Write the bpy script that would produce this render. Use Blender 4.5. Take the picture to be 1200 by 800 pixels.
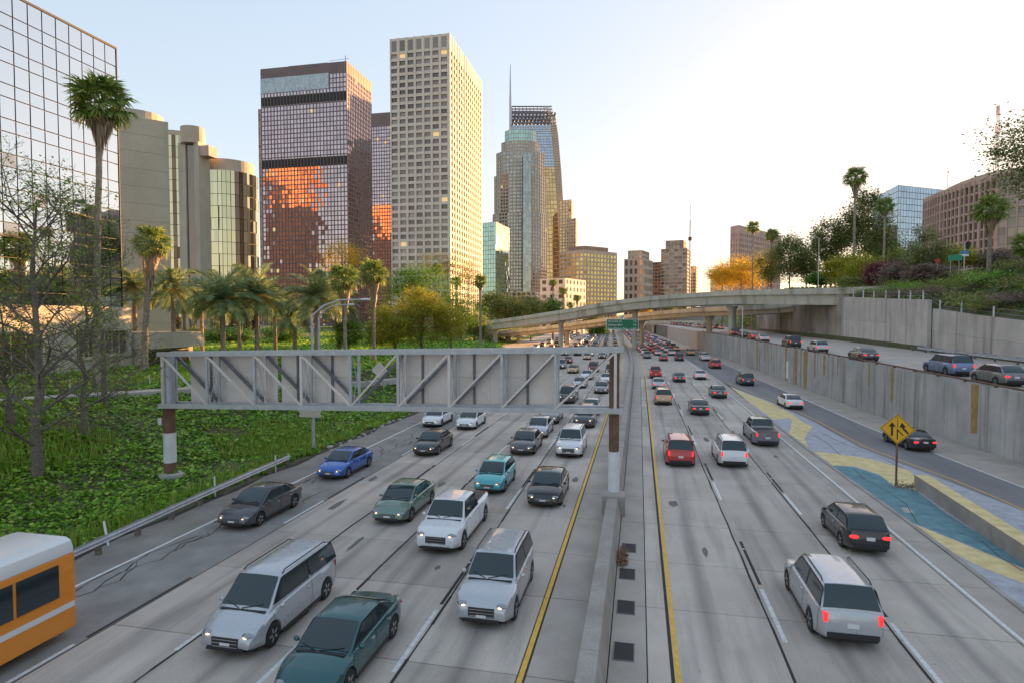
import bpy, bmesh, math, random
import numpy as np
from mathutils import Vector, Matrix, Euler
R = math.radians
random.seed(7); rng = np.random.default_rng(7)
scene = bpy.context.scene
for o in list(bpy.data.objects): bpy.data.objects.remove(o)
C = scene.collection

# ------------------------------------------------------------------ camera, sky, sun, exposure
CAMZ, FPX, YAW, PITCH = 9.8, 705.0, R(11.93), math.atan(27/705)
cd = bpy.data.cameras.new('camera'); cam = bpy.data.objects.new('camera', cd); C.objects.link(cam)
cam.location = (0, 0, CAMZ); cam.rotation_euler = (R(90)-PITCH, 0, YAW)
cd.sensor_width = 36; cd.lens = 36*FPX/1200; cd.clip_start = .1; cd.clip_end = 6000
scene.camera = cam
SUN_AZ, SUN_EL = R(27), R(7)          # azimuth clockwise from the road direction (+Y)
w = bpy.data.worlds.new('World'); scene.world = w; w.use_nodes = True
wn = w.node_tree.nodes; wl = w.node_tree.links
sky = wn.new('ShaderNodeTexSky'); sky.sky_type = 'NISHITA'; sky.sun_disc = False
sky.sun_elevation = SUN_EL; sky.sun_rotation = SUN_AZ
sky.altitude = 90; sky.air_density = 1.1; sky.dust_density = 0.9; sky.ozone_density = 2.6
gm_ = wn.new('ShaderNodeGamma'); gm_.inputs[1].default_value = .24; hs_ = wn.new('ShaderNodeHueSaturation'); hs_.inputs['Saturation'].default_value = 1.7
wl.new(sky.outputs[0], gm_.inputs[0]); wl.new(gm_.outputs[0], hs_.inputs['Color']); wb_ = wn.new('ShaderNodeMix'); wb_.data_type = 'RGBA'; wb_.blend_type = 'MULTIPLY'; wb_.inputs[0].default_value = 1; wb_.inputs[7].default_value = (1.07, .965, .95, 1)   # white balance of the whole sky
wl.new(hs_.outputs[0], wb_.inputs[6]); wl.new(wb_.outputs[2], wn['Background'].inputs[0]); wn['Background'].inputs[1].default_value = .15
sd = bpy.data.lights.new('sun', 'SUN'); sd.energy = 3.6; sd.angle = R(.6); sd.color = (1, .52, .19)
sun = bpy.data.objects.new('sun', sd); C.objects.link(sun)
sdir = Vector((math.sin(SUN_AZ)*math.cos(SUN_EL), math.cos(SUN_AZ)*math.cos(SUN_EL), math.sin(SUN_EL)))
sun.rotation_euler = sdir.to_track_quat('Z', 'Y').to_euler(); sun.location = (60, 60, 120)
vs = scene.view_settings; vs.view_transform = 'Standard'; vs.look = 'None'; vs.gamma = 1; vs.exposure = 2.47
vs.use_curve_mapping = False

# ------------------------------------------------------------------ pixel helpers (photo pixels, 1200 x 800)
_Rm = Euler((R(90)-PITCH, 0, YAW)).to_matrix()
def ray(px, py): return _Rm @ Vector(((px-600)/FPX, (400-py)/FPX, -1))
def gp(px, py, z=0.0):                       # where the ray meets the level z
    d = ray(px, py); t = (z-CAMZ)/d.z; return Vector((d.x*t, d.y*t, z))
def rat(px):                                 # X/Y of a column of the photo
    d = ray(px, 373); return d.x/d.y
def dep(px, zc):                             # point on the level of the eye at depth zc
    d = ray(px, 373); return Vector((d.x*zc, d.y*zc, 0))
def hz(py, X, Y):                            # height of the point above (X,Y) that shows at row py
    # project z -> row, solve linearly
    f = _Rm.transposed() @ Vector((X, Y, 0)); g = _Rm.transposed() @ Vector((0, 0, 1))
    k = (400-py)/FPX
    # (f.y + g.y s) / -(f.z + g.z s) = k
    s = (-k*f.z - f.y)/(g.y + k*g.z)
    return CAMZ + s

# ------------------------------------------------------------------ mesh helpers
class MB:
    def __init__(s): s.v = []; s.f = []; s.m = []
    def add(s, vs, fs, mi=0):
        b = len(s.v); s.v += [tuple(p) for p in vs]; s.f += [tuple(i+b for i in f) for f in fs]; s.m += [mi]*len(fs); return s
    def quad(s, a, b, c, d, mi=0): return s.add([a, b, c, d], [(0, 1, 2, 3)], mi)
    def poly(s, pts, mi=0): return s.add(pts, [tuple(range(len(pts)))], mi)
    def box(s, x0, x1, y0, y1, z0, z1, mi=0):
        vs = [(x, y, z) for z in (z0, z1) for y in (y0, y1) for x in (x0, x1)]
        return s.add(vs, [(0,2,3,1),(4,5,7,6),(0,1,5,4),(2,6,7,3),(0,4,6,2),(1,3,7,5)], mi)
    def bar(s, a, b, w, h=None, mi=0, up=(0,0,1)):
        h = h or w; a = Vector(a); b = Vector(b); d = (b-a).normalized(); u = Vector(up)
        if abs(d.dot(u)) > .98: u = Vector((0, 1, 0))
        r = d.cross(u).normalized(); u = r.cross(d)
        vs = [p + r*sx*w/2 + u*sz*h/2 for p in (a, b) for sx, sz in ((-1,-1),(1,-1),(1,1),(-1,1))]
        return s.add(vs, [(0,1,2,3),(7,6,5,4),(0,4,5,1),(1,5,6,2),(2,6,7,3),(3,7,4,0)], mi)
    def tube(s, pts, rad, n=8, mi=0, cap=True):
        pts = [Vector(p) for p in pts]; rad = rad if hasattr(rad, '__len__') else [rad]*len(pts)
        vs = []; ref = Vector((.31, .22, .92)) 
        for i, p in enumerate(pts):
            d = (pts[min(i+1, len(pts)-1)]-pts[max(i-1, 0)]).normalized()
            if abs(d.dot(ref)) > .95: r = d.cross(Vector((1, 0, 0))).normalized()
            else: r = d.cross(ref).normalized()
            u = r.cross(d)
            for k in range(n):
                a = 2*math.pi*k/n; vs.append(p + (r*math.cos(a)+u*math.sin(a))*rad[i])
        fs = [(i*n+k, i*n+(k+1)%n, (i+1)*n+(k+1)%n, (i+1)*n+k) for i in range(len(pts)-1) for k in range(n)]
        if cap: fs += [tuple(range(n))[::-1], tuple((len(pts)-1)*n+k for k in range(n))]
        return s.add(vs, fs, mi)
    def lathe(s, prof, n=16, axis='z', c=(0,0,0), mi=0):      # prof: (radius, height)
        vs = []; c = Vector(c)
        for r_, h in prof:
            for k in range(n):
                a = 2*math.pi*k/n; x, y = r_*math.cos(a), r_*math.sin(a)
                vs.append(c + (Vector((x, y, h)) if axis == 'z' else Vector((h, x, y))))
        m = len(prof)
        return s.add(vs, [(i*n+k, i*n+(k+1)%n, (i+1)*n+(k+1)%n, (i+1)*n+k) for i in range(m-1) for k in range(n)]
                     + [tuple(range(n))[::-1], tuple((m-1)*n+k for k in range(n))], mi)
    def ell(s, c, rx, ry, rz, n=10, m=6, mi=0):
        vs = [(c[0], c[1], c[2]-rz)]
        for i in range(1, m):
            t = math.pi*i/m - math.pi/2
            for k in range(n):
                a = 2*math.pi*k/n; vs.append((c[0]+rx*math.cos(t)*math.cos(a), c[1]+ry*math.cos(t)*math.sin(a), c[2]+rz*math.sin(t)))
        vs.append((c[0], c[1], c[2]+rz)); fs = []
        for k in range(n):
            fs.append((0, 1+(k+1)%n, 1+k)); fs.append((len(vs)-1, 1+(m-2)*n+k, 1+(m-2)*n+(k+1)%n))
            for i in range(m-2): fs.append((1+i*n+k, 1+i*n+(k+1)%n, 1+(i+1)*n+(k+1)%n, 1+(i+1)*n+k))
        return s.add(vs, fs, mi)
    def sweep(s, pts, prof, mi=0, closed=True):               # prof: (right, up) swept along a path, up = z
        pts = [Vector(p) for p in pts]; n = len(prof); vs = []
        for i, p in enumerate(pts):
            d = pts[min(i+1, len(pts)-1)]-pts[max(i-1, 0)]; d.z = 0; d.normalize(); r = Vector((d.y, -d.x, 0))
            for a, b in prof: vs.append(p + r*a + Vector((0, 0, b)))
        kk = n if closed else n-1
        fs = [(i*n+k, (i+1)*n+k, (i+1)*n+(k+1)%n, i*n+(k+1)%n) for i in range(len(pts)-1) for k in range(kk)]
        if closed: fs += [tuple(range(n)), tuple((len(pts)-1)*n+k for k in range(n))[::-1]]
        return s.add(vs, fs, mi)
    def mesh(s, name, mats, smooth=False, sharp=None):
        me = bpy.data.meshes.new(name); me.from_pydata(s.v, [], s.f)
        for m in (mats if isinstance(mats, (list, tuple)) else [mats]): me.materials.append(m)
        if any(s.m): me.polygons.foreach_set('material_index', s.m)
        bm = bmesh.new(); bm.from_mesh(me); bmesh.ops.recalc_face_normals(bm, faces=bm.faces); bm.to_mesh(me); bm.free()
        if smooth:
            me.polygons.foreach_set('use_smooth', [True]*len(me.polygons))
            if sharp: me.set_sharp_from_angle(angle=R(sharp))
        return me
    def build(s, name, mats, parent=None, loc=(0,0,0), rz=0, smooth=False, sharp=None):
        return link(name, s.mesh(name, mats, smooth, sharp), parent, loc, rz)
def link(name, me, parent=None, loc=(0,0,0), rz=0):
    o = bpy.data.objects.new(name, me); C.objects.link(o); o.location = loc; o.rotation_euler = (0, 0, rz)
    if parent: o.parent = parent
    return o
def tag(o, label=None, cat=None, group=None, kind=None):
    if label: o['label'] = label
    if cat: o['category'] = cat
    if group: o['group'] = group
    if kind: o['kind'] = kind
    return o
def thing(name, label, cat, loc=(0,0,0), rz=0, group=None): return tag(link(name, None, None, loc, rz), label, cat, group)
def struct(o): o['kind'] = 'structure'; return o
def quads_mesh(name, V, mats, nper=4, smooth=False):          # V: (n*nper, 3) array, one face per nper verts
    n = len(V)//nper; me = bpy.data.meshes.new(name)
    me.vertices.add(len(V)); me.vertices.foreach_set('co', np.asarray(V, np.float32).ravel())
    me.loops.add(len(V)); me.loops.foreach_set('vertex_index', np.arange(len(V), dtype=np.int32))
    me.polygons.add(n); me.polygons.foreach_set('loop_start', np.arange(0, len(V), nper, dtype=np.int32))
    me.update(calc_edges=True)
    for m in (mats if isinstance(mats, (list, tuple)) else [mats]): me.materials.append(m)
    return me

# ------------------------------------------------------------------ materials
def nodes(name):
    m = bpy.data.materials.new(name); m.use_nodes = True; nt = m.node_tree
    return m, nt, nt.nodes['Principled BSDF']
def ramp(nt, fac, stops):
    r = nt.nodes.new('ShaderNodeValToRGB'); e = r.color_ramp.elements
    while len(e) < len(stops): e.new(.5)
    for el, (p, c) in zip(e, stops): el.position = p; el.color = (*c, 1)
    nt.links.new(fac, r.inputs[0]); return r.outputs[0]
def noise(nt, scale, detail=6, coord='Object', stretch=None, rough=.6):
    tc = nt.nodes.new('ShaderNodeTexCoord'); n = nt.nodes.new('ShaderNodeTexNoise'); n.inputs['Scale'].default_value = scale
    n.inputs['Detail'].default_value = detail; n.inputs['Roughness'].default_value = rough
    src = tc.outputs['Object' if coord == 'World' else coord]
    if coord == 'World':
        g = nt.nodes.new('ShaderNodeNewGeometry'); src = g.outputs['Position']
    if stretch:
        mp = nt.nodes.new('ShaderNodeMapping'); mp.inputs['Scale'].default_value = stretch; nt.links.new(src, mp.inputs[0]); src = mp.outputs[0]
    nt.links.new(src, n.inputs['Vector']); return n.outputs[0]
def mixc(nt, fac, a, b, mode='MIX'):
    m = nt.nodes.new('ShaderNodeMix'); m.data_type = 'RGBA'; m.blend_type = mode
    for s, v in ((m.inputs[0], fac), (m.inputs[6], a), (m.inputs[7], b)):
        if hasattr(v, 'links'): nt.links.new(v, s)
        elif isinstance(v, (int, float)): s.default_value = v
        else: s.default_value = (*v, 1)
    return m.outputs[2]
def plain(name, col, rough=.6, metal=0, emit=None, es=0, coat=0, spec=None):
    m, nt, b = nodes(name); b.inputs['Base Color'].default_value = (*col, 1); b.inputs['Roughness'].default_value = rough
    b.inputs['Metallic'].default_value = metal; b.inputs['Coat Weight'].default_value = coat
    if spec is not None: b.inputs['Specular IOR Level'].default_value = spec
    if emit: b.inputs['Emission Color'].default_value = (*emit, 1); b.inputs['Emission Strength'].default_value = es
    return m
def mottled(name, a, b_, scale=1.2, rough=.85, bump=.15, fine=25, stretch=None, coord='World', rnd=0, metal=0, streak=None):
    m, nt, b = nodes(name); n1 = noise(nt, scale, 8, coord, stretch); n2 = noise(nt, fine, 4, coord)
    c = ramp(nt, n1, [(.3, a), (.7, b_)])
    c = mixc(nt, .35, c, ramp(nt, n2, [(.3, (.25,.25,.25)), (.7, (.75,.75,.75))]), 'OVERLAY')
    if streak:                                # vertical water stains
        s = noise(nt, streak[1], 5, coord, (1, 1, .06)); c = mixc(nt, ramp(nt, s, [(.52, (0,0,0)), (.72, (1,1,1))]), c, streak[0])
    if rnd:
        oi = nt.nodes.new('ShaderNodeObjectInfo'); mr = nt.nodes.new('ShaderNodeMapRange'); mr.inputs[3].default_value = 1-rnd; mr.inputs[4].default_value = 1+rnd
        nt.links.new(oi.outputs['Random'], mr.inputs[0]); hs = nt.nodes.new('ShaderNodeHueSaturation'); nt.links.new(mr.outputs[0], hs.inputs['Value']); nt.links.new(c, hs.inputs['Color']); c = hs.outputs[0]
    nt.links.new(c, b.inputs['Base Color']); b.inputs['Roughness'].default_value = rough; b.inputs['Metallic'].default_value = metal
    bp = nt.nodes.new('ShaderNodeBump'); bp.inputs['Strength'].default_value = bump; bp.inputs['Distance'].default_value = .03
    nt.links.new(n2, bp.inputs['Height']); nt.links.new(bp.outputs[0], b.inputs['Normal'])
    return m
def leafmat(name, stops, trans=.35, rough=.55, patch=None):   # colour per leaf, light passes through
    m, nt, b = nodes(name); g = nt.nodes.new('ShaderNodeNewGeometry')
    c = ramp(nt, g.outputs['Random Per Island'], stops)
    if patch:
        c = mixc(nt, ramp(nt, noise(nt, patch[1], 4, 'World'), [(.48, (0,0,0)), (.62, (1,1,1))]), c, patch[0], 'MIX')
        c = mixc(nt, .3, c, ramp(nt, g.outputs['Random Per Island'], stops))
    nt.links.new(c, b.inputs['Base Color']); b.inputs['Roughness'].default_value = rough
    b.inputs['Specular IOR Level'].default_value = .35
    t = nt.nodes.new('ShaderNodeBsdfTranslucent'); nt.links.new(c, t.inputs[0])
    mx = nt.nodes.new('ShaderNodeMixShader'); mx.inputs[0].default_value = trans
    nt.links.new(b.outputs[0], mx.inputs[1]); nt.links.new(t.outputs[0], mx.inputs[2])
    nt.links.new(mx.outputs[0], nt.nodes['Material Output'].inputs[0]); return m
def slabmat(name, a, b_):                     # traffic-worn concrete: oil stripe down the lane middle, tyre polish, fine grain
    m, nt, b = nodes(name); tc = nt.nodes.new('ShaderNodeTexCoord'); sp = nt.nodes.new('ShaderNodeSeparateXYZ'); nt.links.new(tc.outputs['Object'], sp.inputs[0])
    c = ramp(nt, noise(nt, .35, 8, 'World'), [(.3, a), (.7, b_)])
    ab = nt.nodes.new('ShaderNodeMath'); ab.operation = 'ABSOLUTE'; nt.links.new(sp.outputs[0], ab.inputs[0])
    ad = nt.nodes.new('ShaderNodeMath'); ad.operation = 'MULTIPLY_ADD'; ad.inputs[1].default_value = 1.1; nt.links.new(noise(nt, .5, 5, 'World', (1, .12, 1)), ad.inputs[2]); nt.links.new(ab.outputs[0], ad.inputs[0])
    c = mixc(nt, ramp(nt, ad.outputs[0], [(.42, (.52,.52,.52)), (.85, (0,0,0))]), c, (.12, .11, .105))
    c = mixc(nt, ramp(nt, noise(nt, 1.4, 6, 'World', (1, .07, 1)), [(.48, (0,0,0)), (.75, (.6,.6,.6))]), c, (.16, .148, .14))
    c = mixc(nt, .5, c, ramp(nt, noise(nt, 38, 5, 'World'), [(.3, (.2,.2,.2)), (.7, (.8,.8,.8))]), 'OVERLAY')
    c = mixc(nt, ramp(nt, noise(nt, 5, 3, 'World'), [(.68, (0,0,0)), (.74, (.7,.7,.7))]), c, (.1, .095, .09))
    oi = nt.nodes.new('ShaderNodeObjectInfo'); mr = nt.nodes.new('ShaderNodeMapRange'); mr.inputs[3].default_value = .84; mr.inputs[4].default_value = 1.14
    nt.links.new(oi.outputs['Random'], mr.inputs[0]); hs = nt.nodes.new('ShaderNodeHueSaturation'); nt.links.new(mr.outputs[0], hs.inputs['Value']); nt.links.new(c, hs.inputs['Color'])
    nt.links.new(hs.outputs[0], b.inputs['Base Color']); b.inputs['Roughness'].default_value = .75
    bp = nt.nodes.new('ShaderNodeBump'); bp.inputs['Strength'].default_value = .2; bp.inputs['Distance'].default_value = .01
    nt.links.new(noise(nt, 60, 4, 'World'), bp.inputs['Height']); nt.links.new(bp.outputs[0], b.inputs['Normal']); return m
def glassmat(name, col, rough=.04, metal=.75, var=.25):       # coated curtain-wall glass, a little different in each pane
    m, nt, b = nodes(name); g = nt.nodes.new('ShaderNodeNewGeometry')
    c = ramp(nt, g.outputs['Random Per Island'], [(0, tuple(x*(1-var) for x in col)), (1, col)])
    nt.links.new(c, b.inputs['Base Color']); b.inputs['Roughness'].default_value = rough; b.inputs['Metallic'].default_value = metal
    return m

M = {}
M['slab'] = slabmat('worn_concrete', (.41, .357, .31), (.53, .468, .412))
M['shoulder'] = mottled('shoulder_concrete', (.34, .295, .255), (.47, .415, .365), .5, .85, .15, 30)
M['far_road'] = mottled('far_concrete', (.385, .333, .288), (.49, .43, .378), .3, .8, .1, 6)
M['asphalt'] = mottled('cracked_asphalt', (.19, .18, .17), (.32, .305, .29), .6, .85, .3, 35)
M['ramp_asphalt'] = mottled('ramp_asphalt', (.16, .152, .155), (.25, .24, .24), .4, .85, .2, 35, (1, .15, 1))
M['joint'] = plain('joint_tar', (.035, .033, .032), .9)
M['white_paint'] = mottled('worn_white_paint', (.5, .5, .5), (.8, .8, .79), 6, .6, .05, 40)
M['yellow_paint'] = mottled('worn_yellow_paint', (.60, .33, .03), (.84, .49, .06), 5, .6, .05, 40)
M['dirt'] = mottled('dirt', (.10, .075, .05), (.2, .16, .11), 1.5, .95, .4, 15)
M['soil'] = mottled('bank_soil', (.05, .08, .025), (.13, .105, .06), .6, .95, .4, 9)
M['grass'] = mottled('grass', (.05, .10, .02), (.12, .16, .04), .4, .9, .4, 9)
M['city'] = mottled('city_ground', (.12, .12, .11), (.2, .19, .17), .05, .9, .1, 1)
M['concrete'] = mottled('concrete', (.34, .32, .29), (.48, .455, .42), .5, .85, .1, 18, streak=((.22, .2, .18), .7))
M['wall_conc'] = mottled('wall_concrete', (.34, .335, .325), (.48, .475, .465), .4, .85, .1, 18, rnd=.08, streak=((.19, .165, .14), 1.3))
M['ret_conc'] = mottled('retaining_concrete', (.40, .37, .345), (.56, .52, .48), .3, .85, .1, 16, rnd=.07, streak=((.25, .22, .19), .8))
M['bridge_conc'] = mottled('bridge_concrete', (.42, .40, .33), (.58, .555, .46), .3, .85, .1, 12, streak=((.2, .19, .16), .4))
M['shaded_stained_conc'] = mottled('shaded_stained_concrete', (.13, .11, .09), (.40, .35, .30), .12, .9, .1, 14, streak=((.07, .06, .05), .35))  # stains, with the flyover's shade also put into the colour
M['barrier'] = mottled('barrier_concrete', (.27, .24, .215), (.40, .365, .335), .8, .9, .2, 22)
M['steel'] = mottled('galvanised_steel', (.40, .41, .43), (.56, .57, .60), 2, .5, .05, 30, metal=.35)
M['dark_steel'] = mottled('dark_steel', (.12, .12, .14), (.2, .2, .23), 2, .5, .05, 30, metal=.4)
M['alu'] = mottled('aluminium_sheet', (.62, .56, .53), (.74, .68, .65), .5, .55, .03, 20, metal=.15)
M['rust'] = mottled('rusty_steel', (.12, .062, .042), (.22, .125, .085), 2, .85, .2, 20)
M['rust_stain'] = mottled('rust_stain', (.30, .17, .05), (.42, .30, .14), 1.5, .9, .05, 15)
M['post_paint'] = mottled('faded_post_paint', (.62, .62, .64), (.78, .77, .77), 2, .7, .05, 20)
M['black'] = plain('black', (.012, .012, .013), .6)
M['bark'] = mottled('bark', (.11, .09, .075), (.25, .21, .175), 6, .95, .6, 30)
M['pale_bark'] = mottled('pale_bark', (.20, .165, .14), (.34, .29, .25), 5, .95, .5, 30)
M['palm_trunk'] = mottled('palm_trunk', (.20, .155, .125), (.40, .33, .275), 3, .95, .8, 14, (1, 1, 3))
M['ivy'] = leafmat('ivy_leaf', [(0, (.06, .17, .015)), (.45, (.16, .38, .025)), (.8, (.32, .54, .045)), (1, (.56, .68, .16))], .35, .4, ((.25, .42, .03), .12))
M['weed'] = leafmat('weed_leaf', [(0, (.12, .24, .025)), (.6, (.24, .38, .04)), (1, (.42, .42, .10))], .35)
M['green'] = leafmat('green_leaf', [(0, (.055, .14, .02)), (.6, (.13, .27, .035)), (1, (.24, .40, .055))])
M['yellowgreen'] = leafmat('yellow_green_leaf', [(0, (.22, .23, .02)), (.5, (.42, .40, .03)), (1, (.55, .50, .08))])
M['gold'] = leafmat('golden_leaf', [(0, (.42, .25, .02)), (.5, (.62, .42, .03)), (1, (.72, .56, .07))], .5)
M['euca'] = leafmat('eucalyptus_leaf', [(0, (.12, .155, .045)), (.6, (.24, .275, .09)), (1, (.38, .38, .14))])
M['olive'] = leafmat('olive_leaf', [(0, (.15, .17, .04)), (.6, (.28, .31, .08)), (1, (.42, .42, .12))])
M['maroon'] = leafmat('maroon_leaf', [(0, (.11, .025, .035)), (.6, (.24, .05, .07)), (1, (.33, .09, .10))])
M['purplish'] = leafmat('dry_purple_leaf', [(0, (.15, .11, .095)), (.6, (.27, .19, .155)), (1, (.36, .27, .19))])
M['hedge'] = leafmat('hedge_leaf', [(0, (.10, .17, .03)), (.5, (.20, .26, .055)), (1, (.38, .32, .12))])
M['fan'] = leafmat('fan_frond', [(0, (.09, .16, .03)), (.6, (.21, .32, .065)), (1, (.42, .44, .13))], .4)
M['fan_dead'] = leafmat('dead_frond', [(0, (.22, .15, .09)), (1, (.46, .35, .24))], .15)
M['date'] = leafmat('date_frond', [(0, (.15, .21, .085)), (.6, (.26, .34, .15)), (1, (.40, .45, .22))], .35)
M['fruit'] = leafmat('date_fruit', [(0, (.34, .11, .02)), (1, (.5, .21, .05))], .2)

# ------------------------------------------------------------------ the lie of the land
def off(Y):                                   # the freeway bends a little to the left far away
    if Y < 100: return 0.0
    if Y < 180: return -.045*(Y-100)**2/160
    return -1.8-.045*(Y-180)
def smooth(t): t = min(1, max(0, t)); return t*t*(3-2*t)
def wallX(Y): return float(np.interp(Y, [-40, 47, 67, 165, 180], [33, 25.4, 23.7, 20.3, 20.1])) + (off(Y)-off(165) if Y > 165 else 0)
def wallTop(Y): return float(np.interp(Y, [-40, 20, 47, 67, 130, 300], [4.2, 4.5, 4.8, 5.15, 5.5, 5.8]))
def eL(Y): return -22.9 + off(Y) - 22*smooth((Y-132)/40)
def leftZ(X, Y):
    L = float(np.interp(Y, [20, 40, 70, 120], [24, 20, 9, 8])); d = eL(Y)-X
    return -.06 + 3.76*smooth((d-1.2)/L) if Y < 150 else -.06 + 3.76*smooth((d-1.2)/14)
BX = 38.4                                     # back retaining wall
def backTop(Y): return float(np.interp(Y, [0, 40, 71.5, 91.9, 92, 127, 300], [6.5, 8, 9.4, 11.1, 12.3, 13.9, 14.2]))
def backX(Y): return BX+.6 if Y < 92 else BX
def hillZ(X, Y):
    d = X-BX-.5; k_ = .62-.44*smooth((Y-86)/16); a = backTop(Y)-.25 + k_*max(0, d); a = min(a, 21.5)
    b = wallTop(Y) + 1.05*max(0, d+1); b = min(b, 20)
    t = smooth((Y-212)/14); return a*(1-t)+b*t
Yrows = [-60, -30, 0, 8, 14, 20, 25, 30, 35, 40, 45, 47, 50, 55, 60, 67, 72, 80, 88, 91.9, 92.1, 100, 112, 124, 136, 148, 160, 165, 172, 180, 185, 198, 210, 218, 226, 240, 260, 290, 330, 380, 450, 550, 700, 900, 1300, 2000, 3400]
V = []; NC = None
for Y in Yrows:
    e = eL(Y); wx = wallX(Y); row = []
    for X in (-2500, -900, -400, -200, -120, -90): row.append((X, Y, 3.7))
    for k in range(15): X = -75 + (e-1.2+75)*(k/14); row.append((X, Y, leftZ(X, Y)))
    row += [(e, Y, -.06), (wx+.12, Y, -.06), (wx+.3, Y, wallTop(Y)-.35), (backX(Y)-.05, Y, wallTop(Y)-.35), (backX(Y)+.3, Y, hillZ(backX(Y)+.3, Y))]
    for X in (41, 44, 48, 52, 57, 63, 70, 80, 100, 140, 220, 400, 900, 2500): row.append((X, Y, hillZ(X, Y)))
    NC = len(row); V += row
mb = MB(); mb.v = V
for r_ in range(len(Yrows)-1):
    for c in range(NC-1): mb.f.append((r_*NC+c, r_*NC+c+1, (r_+1)*NC+c+1, (r_+1)*NC+c)); mb.m.append(0 if Yrows[r_] < 260 else 1)
# the strip of the sheet that lies under the freeway stays below its slabs
struct(mb.build('ground', [M['soil'], M['city']], smooth=True, sharp=35))

# ------------------------------------------------------------------ freeway
def ribbon(x0, x1, y0, y1, z, step=8, th=None):
    n = max(1, int((y1-y0)/step)); mb = MB(); ys = [y0+(y1-y0)*i/n for i in range(n+1)]
    f0 = x0 if callable(x0) else (lambda Y: x0+off(Y)); f1 = x1 if callable(x1) else (lambda Y: x1+off(Y))
    for a, b in zip(ys, ys[1:]): mb.quad((f0(a), a, z), (f1(a), a, z), (f1(b), b, z), (f0(b), b, z))
    return mb
road = struct(ribbon(eL, lambda Y: wallX(Y)-.03, -60, 104, -.035).build('freeway', M['joint']))
ribbon(eL, lambda Y: wallX(Y)-.03, 104, 1500, -.004, 12).build('far_carriageway', M['far_road'], road)
JL = [-16.45, -13.25, -9.95, -6.45, -3.2, -1.5]; JR = [-.79, .3, 4.2, 7.85, 11.35, 12.7]
yy = 3.0; rowsY = [yy]
k = 0
while yy < 104: yy += (4.0, 4.6, 4.3, 4.75)[k % 4]; rowsY.append(yy); k += 1
slabs = {}
def slab(x0, x1, y0, y1, mat, name='slab'):
    g = .017; wd, ln = round(x1-x0-2*g, 3), round(y1-y0-2*g, 3); key = (wd, ln, mat)
    if key not in slabs:
        c = .012; a, b = wd/2, ln/2
        vs = [(-a,-b,-.06),(a,-b,-.06),(a,b,-.06),(-a,b,-.06),(-a,-b,-c),(a,-b,-c),(a,b,-c),(-a,b,-c),(-a+c,-b+c,0),(a-c,-b+c,0),(a-c,b-c,0),(-a+c,b-c,0)]
        m = MB().add(vs, [(8,9,10,11)]+[(4+i,4+(i+1)%4,8+(i+1)%4,8+i) for i in range(4)]+[(i,(i+1)%4,4+(i+1)%4,4+i) for i in range(4)])
        slabs[key] = m.mesh(name, M[mat])
    link(name, slabs[key], road, ((x0+x1)/2, (y0+y1)/2, random.uniform(-.004, 0)))
for a, b in zip(rowsY, rowsY[1:]):
    for x0, x1 in zip(JL, JL[1:]): slab(x0, x1, a, b, 'slab' if x1 < -2 else 'shoulder')
    for i, (x0, x1) in enumerate(zip(JR, JR[1:])): slab(x0, x1, a, b, 'slab' if 0 < i < 4 else 'shoulder')
# asphalt outer lane and shoulder, laid over the old concrete
ribbon(-20.2, -16.47, -60, 300, -.002, 6).build('asphalt_lane', M['asphalt'], road)
ribbon(lambda Y: -22.5+off(Y)+.25*math.sin(Y*.9)*math.sin(Y*.23), -20.2, -60, 300, -.003, 1.5).build('asphalt_shoulder', mottled('old_shoulder', (.19, .175, .16), (.30, .28, .255), .5, .9, .3, 25), road)
# cracks in the asphalt lane: thin tar-dark wandering lines
mb = MB()
for c in range(26):
    y = random.uniform(14, 70); x = random.uniform(-19.9, -19.0) if c % 3 else random.uniform(-18.8, -16.9); p = [(x, y)]
    for s in range(random.randint(4, 12)): x = min(-16.6, max(-20.0, x+random.uniform(-.35, .35))); y += random.uniform(.2, .8); p.append((x, y))
    for (xa, ya), (xb, yb) in zip(p, p[1:]):
        h = random.uniform(.015, .04); mb.quad((xa-h, ya, .002), (xa+h, ya, .002), (xb+h, yb, .002), (xb-h, yb, .002))
tag(mb.build('cracks', M['joint'], road), kind='stuff')
def line(x, y0, y1, wd, mat, name, z=.005, step=6): return ribbon(x-wd/2, x+wd/2, y0, y1, z, step).build(name, M[mat], road)
line(-3.1, 3, 420, .15, 'yellow_paint', 'yellow_line'); line(1.12, 3, 420, .15, 'yellow_paint', 'yellow_line')
line(-2.99, 3, 104, .06, 'joint', 'tar_strip', .004); line(.98, 3, 104, .10, 'joint', 'tar_strip', .004)
line(11.5, 3, 160, .13, 'white_paint', 'edge_line'); line(-20.15, -10, 300, .14, 'white_paint', 'edge_line')
dash_me = {}
for x, y0 in ((-6.6, 15.3), (-9.95, 12.4), (-13.35, 15.0), (-16.58, 11.0), (4.42, 19.2), (8.02, 17.5)):
    y = y0-14.63
    while y < 330:
        Lq = 3.66; key = 'lane_dash'
        if key not in dash_me: dash_me[key] = MB().quad((-.07, -Lq/2, 0), (.07, -Lq/2, 0), (.07, Lq/2, 0), (-.07, Lq/2, 0)).mesh(key, M['white_paint']); dash_me['tar'] = MB().quad((-.06, -2.2, 0), (.06, -2.2, 0), (.06, 2.2, 0), (-.06, 2.2, 0)).mesh('tar_dash', M['joint'])
        link('lane_dash', dash_me[key], road, (x+off(y+2), y+Lq/2, .005), math.atan(-(off(y+3)-off(y))/3.0))
        if y < 70: link('tar_strip', dash_me['tar'], road, (x+.02, y+Lq+2.6, .004))
        y += 14.63
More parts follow.
